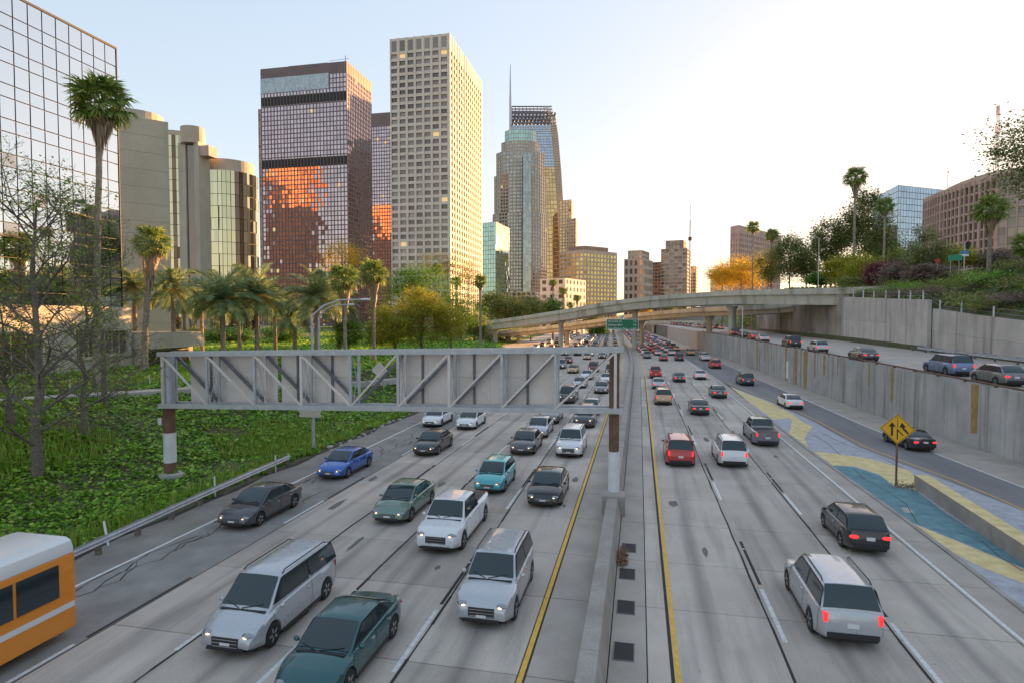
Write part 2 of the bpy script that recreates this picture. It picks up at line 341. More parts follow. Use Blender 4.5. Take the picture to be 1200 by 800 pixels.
# joints sealed with tar wander beside the lane lines
for x in (-6.45, -9.95, -13.25, 4.2, 7.85):
    mb = MB(); y = 6; px_ = x
    while y < 95:
        nx = x+random.uniform(-.03, .03); h = random.uniform(.02, .05); mb.quad((px_-h, y, .003), (px_+h, y, .003), (nx+h, y+2, .003), (nx-h, y+2, .003)); px_ = nx; y += 2
    mb.build('tar_seam', M['joint'], road)
mk = MB().lathe([(.055, 0), (.05, .012), (.03, .02)], 8).mesh('road_marker', M['white_paint'])
for x, y0 in ((4.42, 12), (8.02, 10), (-6.6, 8.5), (-9.95, 5), (-13.35, 8)):
    for i in range(6): link('road_marker', mk, road, (x, y0+14.63*i+random.uniform(-.2, .2), .004))

# repairs and spills: irregular dark patches on the slabs
for i in range(22):
    x = random.choice([-4.8, -8.2, -11.6, -14.9, 2.8, 6.2, 9.7])+random.uniform(-1.2, 1.2); y = random.uniform(13, 60); a_, b_ = random.uniform(.10, .32), random.uniform(.2, 1.1); nn_ = random.randint(7, 12)
    MB().poly([(x+a_*random.uniform(.6, 1.2)*math.cos(2*math.pi*k/nn_), y+b_*random.uniform(.6, 1.2)*math.sin(2*math.pi*k/nn_), .0055+.0001*i) for k in range(nn_)]).build('road_patch', mottled('road_patch', (.12, .11, .105), (.2, .19, .18), 3, .9) if i == 0 else bpy.data.materials['road_patch'], road)
# right-hand merge: ramp asphalt, painted gore, kerb
def px_poly(name, pts, mat, z, parent): return MB().poly([gp(x, y, z) for x, y in pts]).build(name, mat, parent)
rampL = [gp(x, y) for x, y in ((855, 450), (909, 471), (954, 492), (1008, 522), (1068, 545), (1128, 567), (1197, 598))]
rampL = sorted([(p.y, p.x) for p in rampL]); rY = [a for a, b in rampL]; rX = [b for a, b in rampL]
def rampEdge(Y):
    if Y < rY[0]: return rX[0] + (rY[0]-Y)*.16
    if Y > rY[-1]: return max(11.8+off(Y), rX[-1]-(Y-rY[-1])*.03)
    return float(np.interp(Y, rY, rX))
ribbon(lambda Y: rampEdge(Y)-.45, lambda Y: wallX(Y)-.05, -40, 200, -.001, 3).build('ramp_lane', M['ramp_asphalt'], road)
ribbon(lambda Y: float(np.interp(Y, [-20, 39, 59, 160, 190], [28.5, 22.0, 20.3, 17.3, 16.8])), lambda Y: wallX(Y)-.06, -20, 190, .003, 4).build('ramp_shoulder', M['shoulder'], road)
e1 = lambda Y: float(np.interp(Y, [-20, 39, 59, 160, 190], [28.5, 22.0, 20.3, 17.3, 16.8]))
ribbon(lambda Y: e1(Y)-.06, lambda Y: e1(Y)+.08, -20, 190, .007, 4).build('edge_line', M['white_paint'], road)
ribbon(lambda Y: rampEdge(Y)+.18, lambda Y: rampEdge(Y)+.28, 26, 96, .007, 3).build('edge_line', M['yellow_paint'], road)
M['gore_y'] = mottled('faded_yellow_concrete', (.54, .42, .19), (.80, .64, .33), 1.6, .85, .1, 20)
M['gore_t'] = mottled('faded_teal_concrete', (.075, .17, .20), (.15, .30, .33), 1.6, .85, .1, 20)
M['gore_l'] = mottled('pale_lavender_concrete', (.30, .30, .335), (.47, .47, .51), 1.6, .85, .1, 20)
gore = struct(MB().poly([gp(x, y, .006) for x, y in ((855, 452), (909, 472.5), (954, 494), (1008, 524), (1068, 547.5), (1128, 570), (1240, 614), (1330, 720), (1330, 810), (1215, 727), (1108, 644), (1060, 608), (997, 563), (950, 529), (905, 494))]).build('gore_island', M['gore_l']))
px_poly('painted_band', ((855, 452.5), (909, 474), (929, 485), (950, 501), (940, 503), (925, 489), (907, 491.5), (880, 472)), M['gore_y'], .010, gore)
px_poly('painted_band', ((929, 487), (952, 500), (945, 508), (943, 514), (948, 524), (925, 508)), M['gore_y'], .011, gore)
px_poly('painted_band', ((953, 528), (985, 532), (1020, 537), (1066, 551), (1073, 560), (1073, 573), (1047, 568), (1032, 556), (1003, 546), (976, 544.5)), M['gore_y'], .010, gore)
px_poly('painted_patch', ((976, 545), (1003, 547), (1032, 557), (1047, 569), (1070, 572), (1110, 602), (1160, 632), (1200, 655), (1230, 672), (1200, 665), (1130, 636), (1060, 608), (997, 563)), M['gore_t'], .012, gore)
px_poly('painted_band', ((1061, 609), (1130, 637), (1200, 666), (1235, 676), (1235, 699), (1200, 683), (1150, 664), (1108, 643)), M['gore_y'], .011, gore)
mb = MB(); g0 = [gp(x, y) for x, y in ((905, 494), (950, 529), (997, 563), (1060, 608), (1108, 644), (1215, 727))]
mb.sweep(g0, [(-.1, 0), (.1, 0), (.1, .05), (-.1, .06)]); mb.build('kerb', M['barrier'], gore)
px_poly('catch_basin_cover', ((1056, 594), (1065, 594), (1071, 600), (1060, 600)), M['concrete'], .016, gore)
mb = MB()
for pts_ in (((930, 500), (948, 507), (968, 517), (985, 533)), ((1000, 548), (1012, 560), (1040, 575), (1062, 590), (1075, 612)), ((1120, 622), (1150, 633), (1172, 652), (1198, 668)), ((960, 505), (990, 520), (1030, 534), (1058, 548))):
    for (xa, ya), (xb, yb_) in zip(pts_, pts_[1:]):
        a, b = gp(xa, ya, .0175), gp(xb, yb_, .0175); mb.quad(a+Vector((-.02, 0, 0)), a+Vector((.02, 0, 0)), b+Vector((.02, 0, 0)), b+Vector((-.02, 0, 0)))
mb.build('cracks', M['joint'], gore)
mb = MB(); c0 = gp(1062, 570)
for i in range(260):
    a, r_ = random.uniform(0, 6.3), abs(random.gauss(0, .8)); x, y = c0.x+1.1*r_*math.cos(a)+.2, c0.y+.6*r_*math.sin(a); s = random.uniform(.02, .07); t = random.uniform(0, 3)
    mb.quad((x-s, y-s*t*.3, .02), (x+s, y, .02+s*.6), (x+s*.7, y+s, .02+s), (x-s*.5, y+s, .02))
tag(mb.build('dry_leaf_litter', mottled('leaf_litter', (.10, .07, .045), (.24, .17, .10), 9, .95), None), 'brown leaf litter heaped at the foot of the merge sign', 'litter', kind='stuff')

# low wall that splits the merge
a, b = gp(1071, 571), gp(1215, 672)
lw = thing('low_divider_wall', 'low concrete divider wall with yellow painted top beside teal gore', 'wall')
d = (b-a); L = d.length; d.normalize(); nrm = Vector((-d.y, d.x, 0)); 
if nrm.x < 0: nrm = -nrm
ext = 14; nseg = 6
for i in range(nseg):
    s0, s1 = (L+ext)*i/nseg+.01, (L+ext)*(i+1)/nseg-.01; p, q = a+d*s0, a+d*s1; mb = MB()
    vs = [p, q, q+nrm*.75, p+nrm*.75]; mb.add([v+Vector((0, 0, .0)) for v in vs]+[v+Vector((0, 0, .78)) for v in vs], [(0,1,2,3),(4,5,6,7),(0,1,5,4),(1,2,6,5),(2,3,7,6),(3,0,4,7)])
    mb.build('wall_block', M['barrier'], lw)
    MB().add([v+Vector((0, 0, .784)) for v in (p, q, q+nrm*.74, p+nrm*.74)], [(0,1,2,3)]).build('painted_top', M['gore_y'], lw)

# median barrier with its drains
med = thing('median_barrier', 'long concrete median barrier dividing the two carriageways', 'barrier')
prof = [(-.28, 0), (-.25, .88), (.24, .88), (.27, .80), (.44, 0)]
ys = [-20, 0]+rowsY[1:]
def medseg(y0, y1, bulge=0):
    mb = MB(); n = max(1, int((y1-y0)/8)); mb.sweep([(-1.24+off(y0+(y1-y0)*i/n), y0+(y1-y0)*i/n, 0) for i in range(n+1)], prof); return mb
yb = -20.0
while yb < 110:
    medseg(yb+.008, yb+5.992).build('barrier_section', M['barrier'], med, smooth=False); yb += 6
medseg(112, 900).build('barrier_section', M['barrier'], med)
MB().box(-1.75, -.62, 30.0, 31.2, 0, .95).build('post_pedestal', M['barrier'], med)
gm = MB(); gf = MB(); gw, gl = .62, 1.0
for i in range(14): x = -gw/2+.03+(gw-.06)*i/13; gm.box(x-.008, x+.008, -gl/2+.03, gl/2-.03, -.015, .012)
gf.box(-gw/2, gw/2, -gl/2, -gl/2+.03, -.03, .014); gf.box(-gw/2, gw/2, gl/2-.03, gl/2, -.03, .014); gf.box(-gw/2, -gw/2+.03, -gl/2+.03, gl/2-.03, -.03, .014); gf.box(gw/2-.03, gw/2, -gl/2+.03, gl/2-.03, -.03, .014)
gmm, gfm = gm.mesh('grate_bars', plain('old_iron', (.05, .045, .045), .8, .3)), gf.mesh('frame', M['dark_steel']); gpm = MB().quad((-.31, -.5, .004), (.31, -.5, .004), (.31, .5, .004), (-.31, .5, .004)).mesh('pit_shade', M['black'])
for i, (px_, py_) in enumerate(((731, 763), (733.5, 711), (735, 672), (737, 641.5))):
    p = gp(px_, py_); t = thing('drain_grate', ['iron drain grate in the median gutter, last before the leaf clump', 'iron drain grate in the median gutter, two before the leaf clump', 'iron drain grate in the median gutter touching the brown leaf clump', 'iron drain grate in the median gutter just beyond the leaf clump'][i], 'drain', (p.x, p.y, .002), 0, 'drain grates along the median')
    link('grate_bars', gmm, t); link('frame', gfm, t); link('pit_shade', gpm, t)  # flat black sheet under the bars paints the shade of the drain
c0 = gp(729, 655); mb = MB()
for i in range(160):
    x, y, z = c0.x+random.gauss(0, .10), c0.y+random.gauss(0, .45), abs(random.gauss(.02, .12)); s = random.uniform(.03, .09)
    mb.quad((x-s, y, z+.01), (x+s*.4, y-s, z+.03), (x+s, y+s*.3, z+s), (x-s*.2, y+s, z+s*.7))
tag(mb.build('leaf_clump', mottled('dry_leaves', (.10, .045, .03), (.30, .19, .09), 8, .95)), 'clump of dry brown leaves against the median barrier', 'leaves', kind='stuff')

# ------------------------------------------------------------------ right side: ramp wall, upper road, back walls
rw = thing('ramp_retaining_wall', 'long grey concrete retaining wall with rust streaks below upper road', 'wall')
def wall_run(y0, y1, fx, z0f, z1f, th, mat, parent, name='wall_panel', n=2):
    mb = MB(); pts = []
    for i in range(n+1):
        Y = y0+(y1-y0)*i/n; x = fx(Y); pts += [(x, Y, z0f(Y)), (x+th, Y, z0f(Y)), (x+th, Y, z1f(Y)), (x, Y, z1f(Y))]
    fs = [(4*i+k, 4*i+(k+1)%4, 4*i+4+(k+1)%4, 4*i+4+k) for i in range(n) for k in range(4)]+[(0,1,2,3), (4*n, 4*n+3, 4*n+2, 4*n+1)]
    return mb.add(pts, fs).build(name, M[mat], parent)
yw = -20.0
while yw < 300:
    st = 9.4 if yw < 170 else 32.5; wall_run(yw+.018, yw+st-.018, wallX, lambda Y: -.1, wallTop, .42, 'wall_conc', rw, n=8); yw += st
wall_run(-20, 300, lambda Y: wallX(Y)+.05, lambda Y: -.1, lambda Y: wallTop(Y)-.02, .3, 'joint', rw, 'backing', 34)
sheets = MB()
for px_, wd, col in ((867, .22, 1), (888, .4, 1), (897, .25, 0), (922, .35, 1), (934, .45, 1), (945, .6, 1), (956, .22, 0), (967, .3, 0), (983, .12, 0), (1047, .15, 0), (1145, .3, 0), (905, .15, 0), (1020, .12, 0)):
    Y = 60
    for _ in range(30): Y = wallX(Y)/rat(px_)
    x = wallX(Y)-.006; wd *= 3.2; t = wallTop(Y)-.05; bz = .02 if col else t-random.uniform(2, 4.2); w2 = wd/2
    MB().poly([(wallX(Y-w2)-.006, Y-w2, t), (wallX(Y+w2)-.006, Y+w2, t), (wallX(Y+w2*.75)-.006, Y+w2*.75, bz), (wallX(Y-w2*.8)-.006, Y-w2*.8, bz+.1)]).build('rust_streak', M['rust_stain'], rw)
rail = MB(); pts = [(wallX(Y)+.06, Y, wallTop(Y)+.16) for Y in np.arange(-20, 200, 5)]
rail.tube(pts, .085, 8); tag(rail.build('pipe_rail', M['rust'], rw, smooth=True))
bk = MB().box(-.09, .09, -.12, .12, -.02, .16).mesh('rail_bracket', M['rust'])
for Y in np.arange(28, 170, 3.6): link('rail_bracket', bk, rw, (wallX(Y)+.08, Y, wallTop(Y)))
MB().box(0, .02, -.6, .6, 0, 2.6).build('pale_patch', M['post_paint'], rw, (wallX(100)-.008, 100, .6), math.atan(.035))
ur = MB(); Ys = list(np.arange(-40, 420, 6.0))
for a, b in zip(Ys, Ys[1:]): ur.quad((wallX(a)+.36, a, wallTop(a)-.02), (backX(a)-.02, a, wallTop(a)-.02), (backX(b)-.02, b, wallTop(b)-.02), (wallX(b)+.36, b, wallTop(b)-.02))
upper = struct(ur.build('upper_road', M['far_road']))
def uline(fx, y0, y1, name, wd=.12):
    mb = MB()
    for a in np.arange(y0, y1, 4.0): mb.quad((fx(a)-wd/2, a, wallTop(a)-.012), (fx(a)+wd/2, a, wallTop(a)-.012), (fx(a+4)+wd/2, a+4, wallTop(a+4)-.012), (fx(a+4)-wd/2, a+4, wallTop(a+4)-.012))
    mb.build(name, M['white_paint'], upper)
uline(lambda Y: 36.2, -20, 300, 'edge_line'); uline(lambda Y: wallX(Y)+1.0, -20, 300, 'edge_line')
for Y in np.arange(20, 200, 12): uline(lambda y: (wallX(y)+37)/2, Y, Y+3.5, 'lane_dash')
bw = thing('upper_retaining_wall', 'tall weathered concrete retaining wall under planted slope', 'wall')
yw = -20.0
def zlow(Y): return wallTop(Y)-.3
brk = [-20, 2, 24, 46, 69, 91.9, 106, 118, 127.4, 140, 155, 172, 190, 214]
for a, b in zip(brk, brk[1:]):
    shaded_stained = a > 126; Ym = (a+b)/2; fx = (lambda Y: BX+.6) if a < 91 else (lambda Y: BX)
    for q in range(2):
        z0f = (lambda Y: zlow(Y)) if q == 0 else (lambda Y: zlow(Y)+(backTop(Y)-zlow(Y))*.5+.02)
        z1f = (lambda Y: zlow(Y)+(backTop(Y)-zlow(Y))*.5) if q == 0 else (lambda Y: backTop(min(Y, b-.05) if a < 91 else max(Y, 92.01)))
        wall_run(a+.02, b-.02, fx, z0f, z1f, .5, 'shaded_stained_conc' if shaded_stained else 'ret_conc', bw)
wall_run(-20, 91.9, lambda Y: BX+.66, zlow, lambda Y: backTop(min(Y, 91.85))-.05, .35, 'joint', bw, 'backing', 12)
wall_run(92, 214, lambda Y: BX+.06, zlow, lambda Y: backTop(Y)-.05, .35, 'joint', bw, 'backing', 12)
pst = MB().box(-.07, .07, -.07, .07, -.4, 1.25).mesh('fence_post', M['post_paint'])
fn = thing('wire_fence', 'wire fence with pale posts along top of upper retaining wall', 'fence')
fy = [50, 58, 64.5, 71, 78, 85, 90.5, 94, 98, 102, 107, 112, 117, 122]
for Y in fy: link('fence_post', pst, fn, (backX(Y)+.28, Y, backTop(Y)))
mb = MB()
for a, b in zip(fy, fy[1:]):
    for h in (.5, 1.0): mb.tube([(backX(a)+.28, a, backTop(a)+h), (backX(b)+.28, b, backTop(b)+h)], .012, 4)
mb.build('wire', M['steel'], fn)
ug = thing('upper_guardrail', 'metal guardrail in front of the upper retaining wall', 'guardrail')
MB().sweep([(37.3, Y, wallTop(Y)+.55) for Y in np.arange(20, 96, 4)], [(-.04, -.16), (.04, -.08), (-.04, 0), (.04, .08), (-.04, .16), (-.02, .16), (.07, .08), (-.01, 0), (.07, -.08), (-.01, -.16)]).build('rail', M['steel'], ug)
gpst = MB().box(-.08, .08, -.1, .1, 0, .75).mesh('post', M['dark_steel'])
for Y in np.arange(22, 96, 4): link('post', gpst, ug, (37.5, Y, wallTop(Y)-.02))

# ------------------------------------------------------------------ flyover
def curve(pts, n):
    P = [Vector(p) for p in pts]; out = []
    for i in range(len(P)-1):
        p0, p1, p2, p3 = P[max(i-1, 0)], P[i], P[i+1], P[min(i+2, len(P)-1)]
        for k in range(n):
            t = k/n; out.append(.5*((2*p1)+(p2-p0)*t+(2*p0-5*p1+4*p2-p3)*t*t+(3*p1-p0-3*p2+p3)*t**3))
    return out+[P[-1]]
tA = hz(337, 38.3, 127.6); tB = hz(341.5, 20.3, 164.7)
fpts = [(62, 96, 15.2), (BX+.4, 127.6, tA), (20.3, 164.7, tB), (-4, 187, hz(350.5, -4, 187)), (-28.7, 203, hz(364.8, -28.7, 203)), (-59.8, 220, hz(377, -59.8, 220)), (-100, 236, 6.3), (-140, 250, 4.4)]
fc = curve(fpts, 8)
def flyover(name, label, pts, depth, cols, width):
    t = thing(name, label, 'bridge')
    MB().sweep(pts, [(0, -.95), (.35, -.95), (.35, -.0), (0, 0)][::-1]).build('parapet', M['bridge_conc'], t)
    far = [(width-.35, -.95), (width, -.95), (width, 0), (width-.35, 0)]
    MB().sweep(pts, far).build('parapet', M['bridge_conc'], t)
    MB().sweep(pts, [(-.12, -1.25), (width+.12, -1.25), (width+.12, -.955), (-.12, -.955)]).build('deck', M['bridge_conc'], t)
    MB().sweep(pts, [(.7, -depth), (width-.7, -depth), (width-.4, -1.255), (.4, -1.255)]).build('girder', M['bridge_conc'], t)
    for (cx, cy, topz, bz, r_) in cols:
        mb = MB().lathe([(r_*1.0, 0), (r_, topz-bz-1.6), (r_*1.9, topz-bz-.05)], 16, c=(0, 0, 0)); link('column', mb.mesh('column', M['bridge_conc'], True, 40), t, (cx, cy, bz))
    return t
# the near parapet faces the camera: path runs from right to left, "right" of travel is away from us
def dz(p, d): return p
def colpos(px_, i0, shift=4.5):
    best = min(fc, key=lambda p: abs(p.x/p.y-rat(px_)) if p.y > 130 else 9); i = fc.index(best)
    d = (fc[min(i+1, len(fc)-1)]-fc[i-1]); d.z = 0; d.normalize(); r_ = Vector((d.y, -d.x, 0)); q = best+r_*shift; return q, best.z
cols = []
for px_, rr in ((842, .95), (649, .85), (571, .9), (729, .8)):
    q, tz = colpos(px_, 0); cols.append((q.x, q.y, tz-3.35, -.05 if q.x > eL(q.y) else leftZ(q.x, q.y)-.1, rr))
flyover('flyover', 'curved concrete flyover crossing the freeway, nearer deck', fc, 3.4, cols, 9.5)
f2 = []
for i, p in enumerate(fc):
    d = (fc[min(i+1, len(fc)-1)]-fc[max(i-1, 0)]); d.z = 0; d.normalize(); r_ = Vector((d.y, -d.x, 0)); f2.append(p+r_*15+Vector((0, 0, -3.6*smooth((i-6)/12))))
f2 = [p for p in f2 if p.x < 42]
cols2 = []
for px_, rr in ((817, .85), (657, .8), (590, .7), (600, .5), (740, .7)):
    i = min(range(len(f2)), key=lambda k: abs(f2[k].x/f2[k].y-rat(px_))); p = f2[i]; d = f2[min(i+1, len(f2)-1)]-f2[i-1]; d.z = 0; d.normalize(); q = p+Vector((d.y, -d.x, 0))*4
    cols2.append((q.x, q.y, p.z-2.5, -.05 if q.x > eL(q.y) else leftZ(q.x, q.y)-.1, rr))
flyover('flyover', 'second lower concrete ramp deck running behind the flyover', f2, 2.5, cols2, 8)
# bridge rail and lamp on the flyover, street overpass far beyond
ob = thing('far_overpass', 'low straight street overpass spanning the freeway beyond the flyover', 'bridge')
MB().box(-75, 42, 388, 402, 5.6, 7.4).build('deck', M['bridge_conc'], ob)
MB().box(-75, 42, 387.6, 388, 6.6, 8.4).build('parapet', M['bridge_conc'], ob)
for x in (-36, -13, 8.5): MB().box(x-.6, x+.6, 389, 401, -.05, 5.6).build('pier', M['bridge_conc'], ob)

# ------------------------------------------------------------------ buildings
M['black_mullion'] = plain('dark_mullion', (.012, .012, .013), .6)
M['mirror'] = glassmat('mirror_glass', (.70, .74, .76), .012, 1.0, .08)
M['mirror_dull'] = glassmat('dull_mirror_glass', (.42, .42, .42), .12, .9, .05)
M['mirror_gold'] = glassmat('bronze_mirror_glass', (.66, .58, .36), .02, 1.0, .15)
M['mirror_dark_reflection'] = glassmat('painted_dark_reflection', (.22, .15, .10), .03, .9, .3)  # dark reflections of the neighbouring cylinders, put into the glass colour
M['cream'] = mottled('cream_concrete', (.50, .45, .37), (.60, .55, .46), .3, .85, .05, 10, streak=((.42, .37, .30), .3))
M['beige'] = mottled('beige_concrete', (.42, .38, .30), (.50, .455, .37), .15, .85, .05, 8, streak=((.36, .32, .25), .25))
M['brown_clad'] = mottled('brown_metal_cladding', (.13, .095, .095), (.18, .13, .125), .1, .4, 0, 3, metal=.3)
M['brown_glass'] = glassmat('brown_glass', (.60, .47, .47), .03, .95, .25)
M['white_clad'] = mottled('white_precast', (.60, .525, .46), (.72, .64, .56), .1, .7, .02, 3)
M['dark_glass'] = glassmat('dark_glass', (.30, .24, .20), .08, .6, .6)
M['green_glass'] = glassmat('green_glass', (.42, .60, .52), .03, .85, .2)
M['grey_glass'] = glassmat('grey_green_glass', (.40, .42, .38), .05, .8, .3)
M['blue_glass'] = glassmat('blue_glass', (.42, .52, .62), .03, .9, .2)
M['gold_glass'] = glassmat('amber_glass', (.72, .5, .22), .04, .85, .35)
M['tan_clad'] = mottled('tan_stone', (.42, .35, .27), (.52, .44, .35), .1, .8, .02, 4)
M['tan_dark'] = mottled('brown_stone', (.26, .17, .12), (.36, .25, .18), .1, .8, .02, 4)
M['pink_clad'] = mottled('pink_precast', (.42, .30, .26), (.54, .40, .35), .2, .8, .02, 5)
M['red_granite'] = mottled('red_granite', (.70, .32, .15), (.78, .40, .20), .1, .5, .02, 4)
M['lit_window'] = plain('lit_window', (.6, .45, .2), .4, 0, (1, .66, .3), .10)
M['sun_tint_pane'] = glassmat('painted_sun_pane', (.75, .60, .22), .08, .8, .3)  # yellow of the sun's reflection is put into the glass colour
M['roof'] = mottled('roof', (.2, .19, .18), (.3, .28, .27), .2, .9)

def tower(t, pts, z0, z1, fh, bay, pier, span, depth, mat, glass, lit=.0, blank=0.0, tilt=.0, pierd=None, only=None, pmat=None, lowblank=0.0):
    """walls, spandrels, piers and windows on every side of a plan polygon that can be seen from the freeway"""
    pts = [Vector((p[0], p[1], 0)) for p in pts]; ar = sum(a.x*b.y-b.x*a.y for a, b in zip(pts, pts[1:]+pts[:1]))
    if ar < 0: pts = pts[::-1]
    n = len(pts); core = MB(); vs = [(p.x, p.y, z) for z in (z0, z1) for p in pts]
    core.add(vs, [tuple(range(n))[::-1], tuple(range(n, 2*n))]+[(i, (i+1)%n, n+(i+1)%n, n+i) for i in range(n)])
    core.build('wall', M[mat], t)
    P, S, W = MB(), MB(), MB(); pierd = pierd or depth
    zt = z1-blank; zb = z0+lowblank; nf = max(1, round((zt-zb)/fh)); f = (zt-zb)/nf
    for a, b in zip(pts, pts[1:]+pts[:1]):
        d = b-a; L = d.length; d = d/L; nr = Vector((d.y, -d.x, 0)); mid = (a+b)/2
        if nr.dot(Vector((0, 0, 0))-mid) < -.12*mid.length: continue
        nb = max(1, round(L/bay)); bw = L/nb
        if pier:
            for k in range(nb+1):
                c = a+d*(bw*k); h = pier/2; o0, o1 = (0 if k == 0 else -h), (pierd-.012 if k == nb else h)
                q = [c+d*o0+nr*.02, c+d*o1+nr*.02, c+d*o1+nr*pierd, c+d*o0+nr*pierd]
                P.add([(p.x, p.y, z) for z in (zb-.01, z1+.02) for p in q], [(0,1,2,3),(4,5,6,7),(0,1,5,4),(1,2,6,5),(2,3,7,6),(3,0,4,7)])
        if span:
            for k in range(nf+1):
                z = zb+f*k; za, zc_ = z-span/2, z+span/2
                if k == nf: zc_ = z1
                if k == 0: za = zb-.02
                q = [a+nr*.02, b+nr*.02, b+nr*depth*.85, a+nr*depth*.85]
                S.add([(p.x, p.y, zz) for zz in (za, zc_) for p in q], [(0,1,2,3),(4,5,6,7),(0,1,5,4),(1,2,6,5),(2,3,7,6),(3,0,4,7)])
        for i in range(nb):
            for k in range(nf):
                c0, c1 = a+d*(bw*i+pier/2+.02), a+d*(bw*(i+1)-pier/2-.02); za, zc_ = zb+f*k+span/2+.02, zb+f*(k+1)-span/2-.02
                t0, t1 = random.gauss(0, tilt), random.gauss(0, tilt); g = .06
                W.quad((c0.x+nr.x*(g+t0), c0.y+nr.y*(g+t0), za), (c1.x+nr.x*(g-t0), c1.y+nr.y*(g-t0), za), (c1.x+nr.x*(g-t0+t1), c1.y+nr.y*(g-t0+t1), zc_), (c0.x+nr.x*(g+t0+t1), c0.y+nr.y*(g+t0+t1), zc_), 1 if random.random() < lit else 0)
    if P.v: tag(P.build('piers', M[pmat or mat], t), kind='stuff')
    if S.v: tag(S.build('spandrels', M[mat], t), kind='stuff')
    me = bpy.data.meshes.new('windows'); me.from_pydata(W.v, [], W.f); me.materials.append(M[glass]); me.materials.append(M['lit_window']); me.polygons.foreach_set('material_index', W.m)
    o = link('windows', me, t); o['kind'] = 'stuff'
    return t
def quad3(l, c, r_):                          # plan from three corners in view
    l, c, r_ = (Vector((p[0], p[1], 0)) for p in (l, c, r_)); return [l, c, r_, l+r_-c]
def aligned(pl, pc, pr, zc):                  # corner at pixel column pc and depth zc, faces along and across the freeway
    c = dep(pc, zc); Y2 = c.x/rat(pr); return [(rat(pl)*c.y, c.y), (c.x, c.y), (c.x, Y2), (rat(pl)*c.y, Y2)]

# mirrored office block on the left, every pane its own
Xa = dep(143, 75).x; Yc = dep(143, 75).y; ztop = hz(58, Xa, Yc); zgl = hz(360, Xa, Yc)
t = thing('mirrored_office_block', 'office block sheathed in square mirror glass above a cream concrete podium', 'building')
MB().box(Xa-40, Xa-.1, Yc-58, Yc, zgl, ztop).build('wall', M['black_mullion'], t)
pw = 1.56; nr_ = round((ztop-zgl)/3.5); fl = (ztop-zgl)/nr_
kinds = {}
for h in (2.15, 1.35):
    hh = h*fl/3.5; kinds[h] = [MB().box(0, .03, -pw/2+.06, pw/2-.06, .055, hh-.055).mesh('pane', M[m]) for m in ('mirror', 'mirror_dull')]
for c in range(16):
    for r_ in range(nr_):
        for h, z in ((1.35, 0), (2.15, 1.35*fl/3.5)):
            dull = (c, r_, h) in ((6, 3, 1.35), (8, 4, 1.35), (8, 2, 1.35)) or random.random() < .004
            o = link('pane', kinds[h][int(dull)], t, (Xa, Yc-pw*(c+.5), zgl+fl*r_+z)); o.rotation_euler = (0, random.gauss(0, .0035), random.gauss(0, .0035))
            if c in (3, 9) and random.random() < .35 and h == 1.35:
                MB().box(Xa+.03, Xa+.06, Yc-pw*(c+1)+.02, Yc-pw*c-.02, zgl+fl*r_+.0, zgl+fl*r_+.14).build('vent_frame', M['black_mullion'], t)
MB().box(Xa-.5, Xa+.12, Yc-.0, Yc+.1, zgl, ztop+.1).build('corner_trim', M['black_mullion'], t)
MB().box(Xa-40, Xa+.1, Yc-58, Yc+.1, ztop, ztop+.25).build('roof', M['black_mullion'], t)
pd = MB().box(Xa-40, Xa+1.0, Yc-58, Yc+.4, 2, zgl-.02); pd.build('podium', M['cream'], t)
for (ya, yb_, za, zb_) in ((Yc-4.6, Yc-.6, 5.6, 8.3), (Yc-7.6, Yc-5.2, 5.4, 8.5), (Yc-17.5, Yc-11.5, 4.2, 8.2), (Yc-26, Yc-20, 4.2, 8.2)):
    wi = MB().box(Xa+1.0, Xa+1.02, ya, yb_, za, zb_).build('window', M['dark_glass'], t)
    fr = MB(); fr.box(Xa+1.0, Xa+1.45, ya-.3, ya, za-.3, zb_+.3); fr.box(Xa+1.0, Xa+1.45, yb_, yb_+.3, za-.3, zb_+.3); fr.box(Xa+1.0, Xa+1.46, ya, yb_, zb_, zb_+.3); fr.box(Xa+1.0, Xa+1.46, ya, yb_, za-.3, za)
    for k in range(1, 4): y = ya+(yb_-ya)*k/4; fr.box(Xa+1.02, Xa+1.1, y-.04, y+.04, za, zb_)
    fr.build('window_frame', M['cream'], wi)
# terrace wing of the podium with planter
t = thing('terrace_wing', 'low cream concrete terrace wing with planter beside the mirrored block', 'building')
x0, y0 = Xa+.5, Yc+.5
MB().box(x0-12, x0+3.5, y0, y0+9, 6.0, 7.6).build('balcony', M['cream'], t); MB().box(x0-12, x0+3.2, y0+.3, y0+8.7, 7.6, 8.0).build('planter', M['beige'], t)
MB().box(x0-12, x0+1.8, y0+.2, y0+8.8, 2.5, 6.0).build('wall', M['cream'], t)
MB().box(x0+1.81, x0+1.84, y0+1, y0+8, 3.7, 5.6).build('window', M['dark_glass'], t)

# windowless beige slab tower
pl, pr_ = dep(142, 118), dep(202, 123.2); dd = (pr_-pl); nn = Vector((-dd.y, dd.x, 0)).normalized()
if nn.x > 0: nn = -nn
zt = hz(133, *pl.xy); t = thing('beige_slab_tower', 'plain windowless beige concrete tower with thin horizontal joints', 'building')
q = [pl-dd*.15, pr_, pr_+nn*12, pl-dd*.15+nn*12]; nfl = 14; fz = (zt-2)/nfl
for k in range(nfl):
    zb_ = 2+fz*k; MB().add([(p.x, p.y, z) for z in (zb_+.03, zb_+fz-.03) for p in q], [(0,1,2,3),(4,5,6,7),(0,1,5,4),(1,2,6,5),(2,3,7,6),(3,0,4,7)]).build('wall_panel', M['beige'], t)
q2 = [p+(sum(q, Vector())/4-p)*.006 for p in q]
MB().add([(p.x, p.y, z) for z in (2, zt-.1) for p in q2], [(0,1,2,3),(4,5,6,7),(0,1,5,4),(1,2,6,5),(2,3,7,6),(3,0,4,7)]).build('core', M['tan_dark'], t)
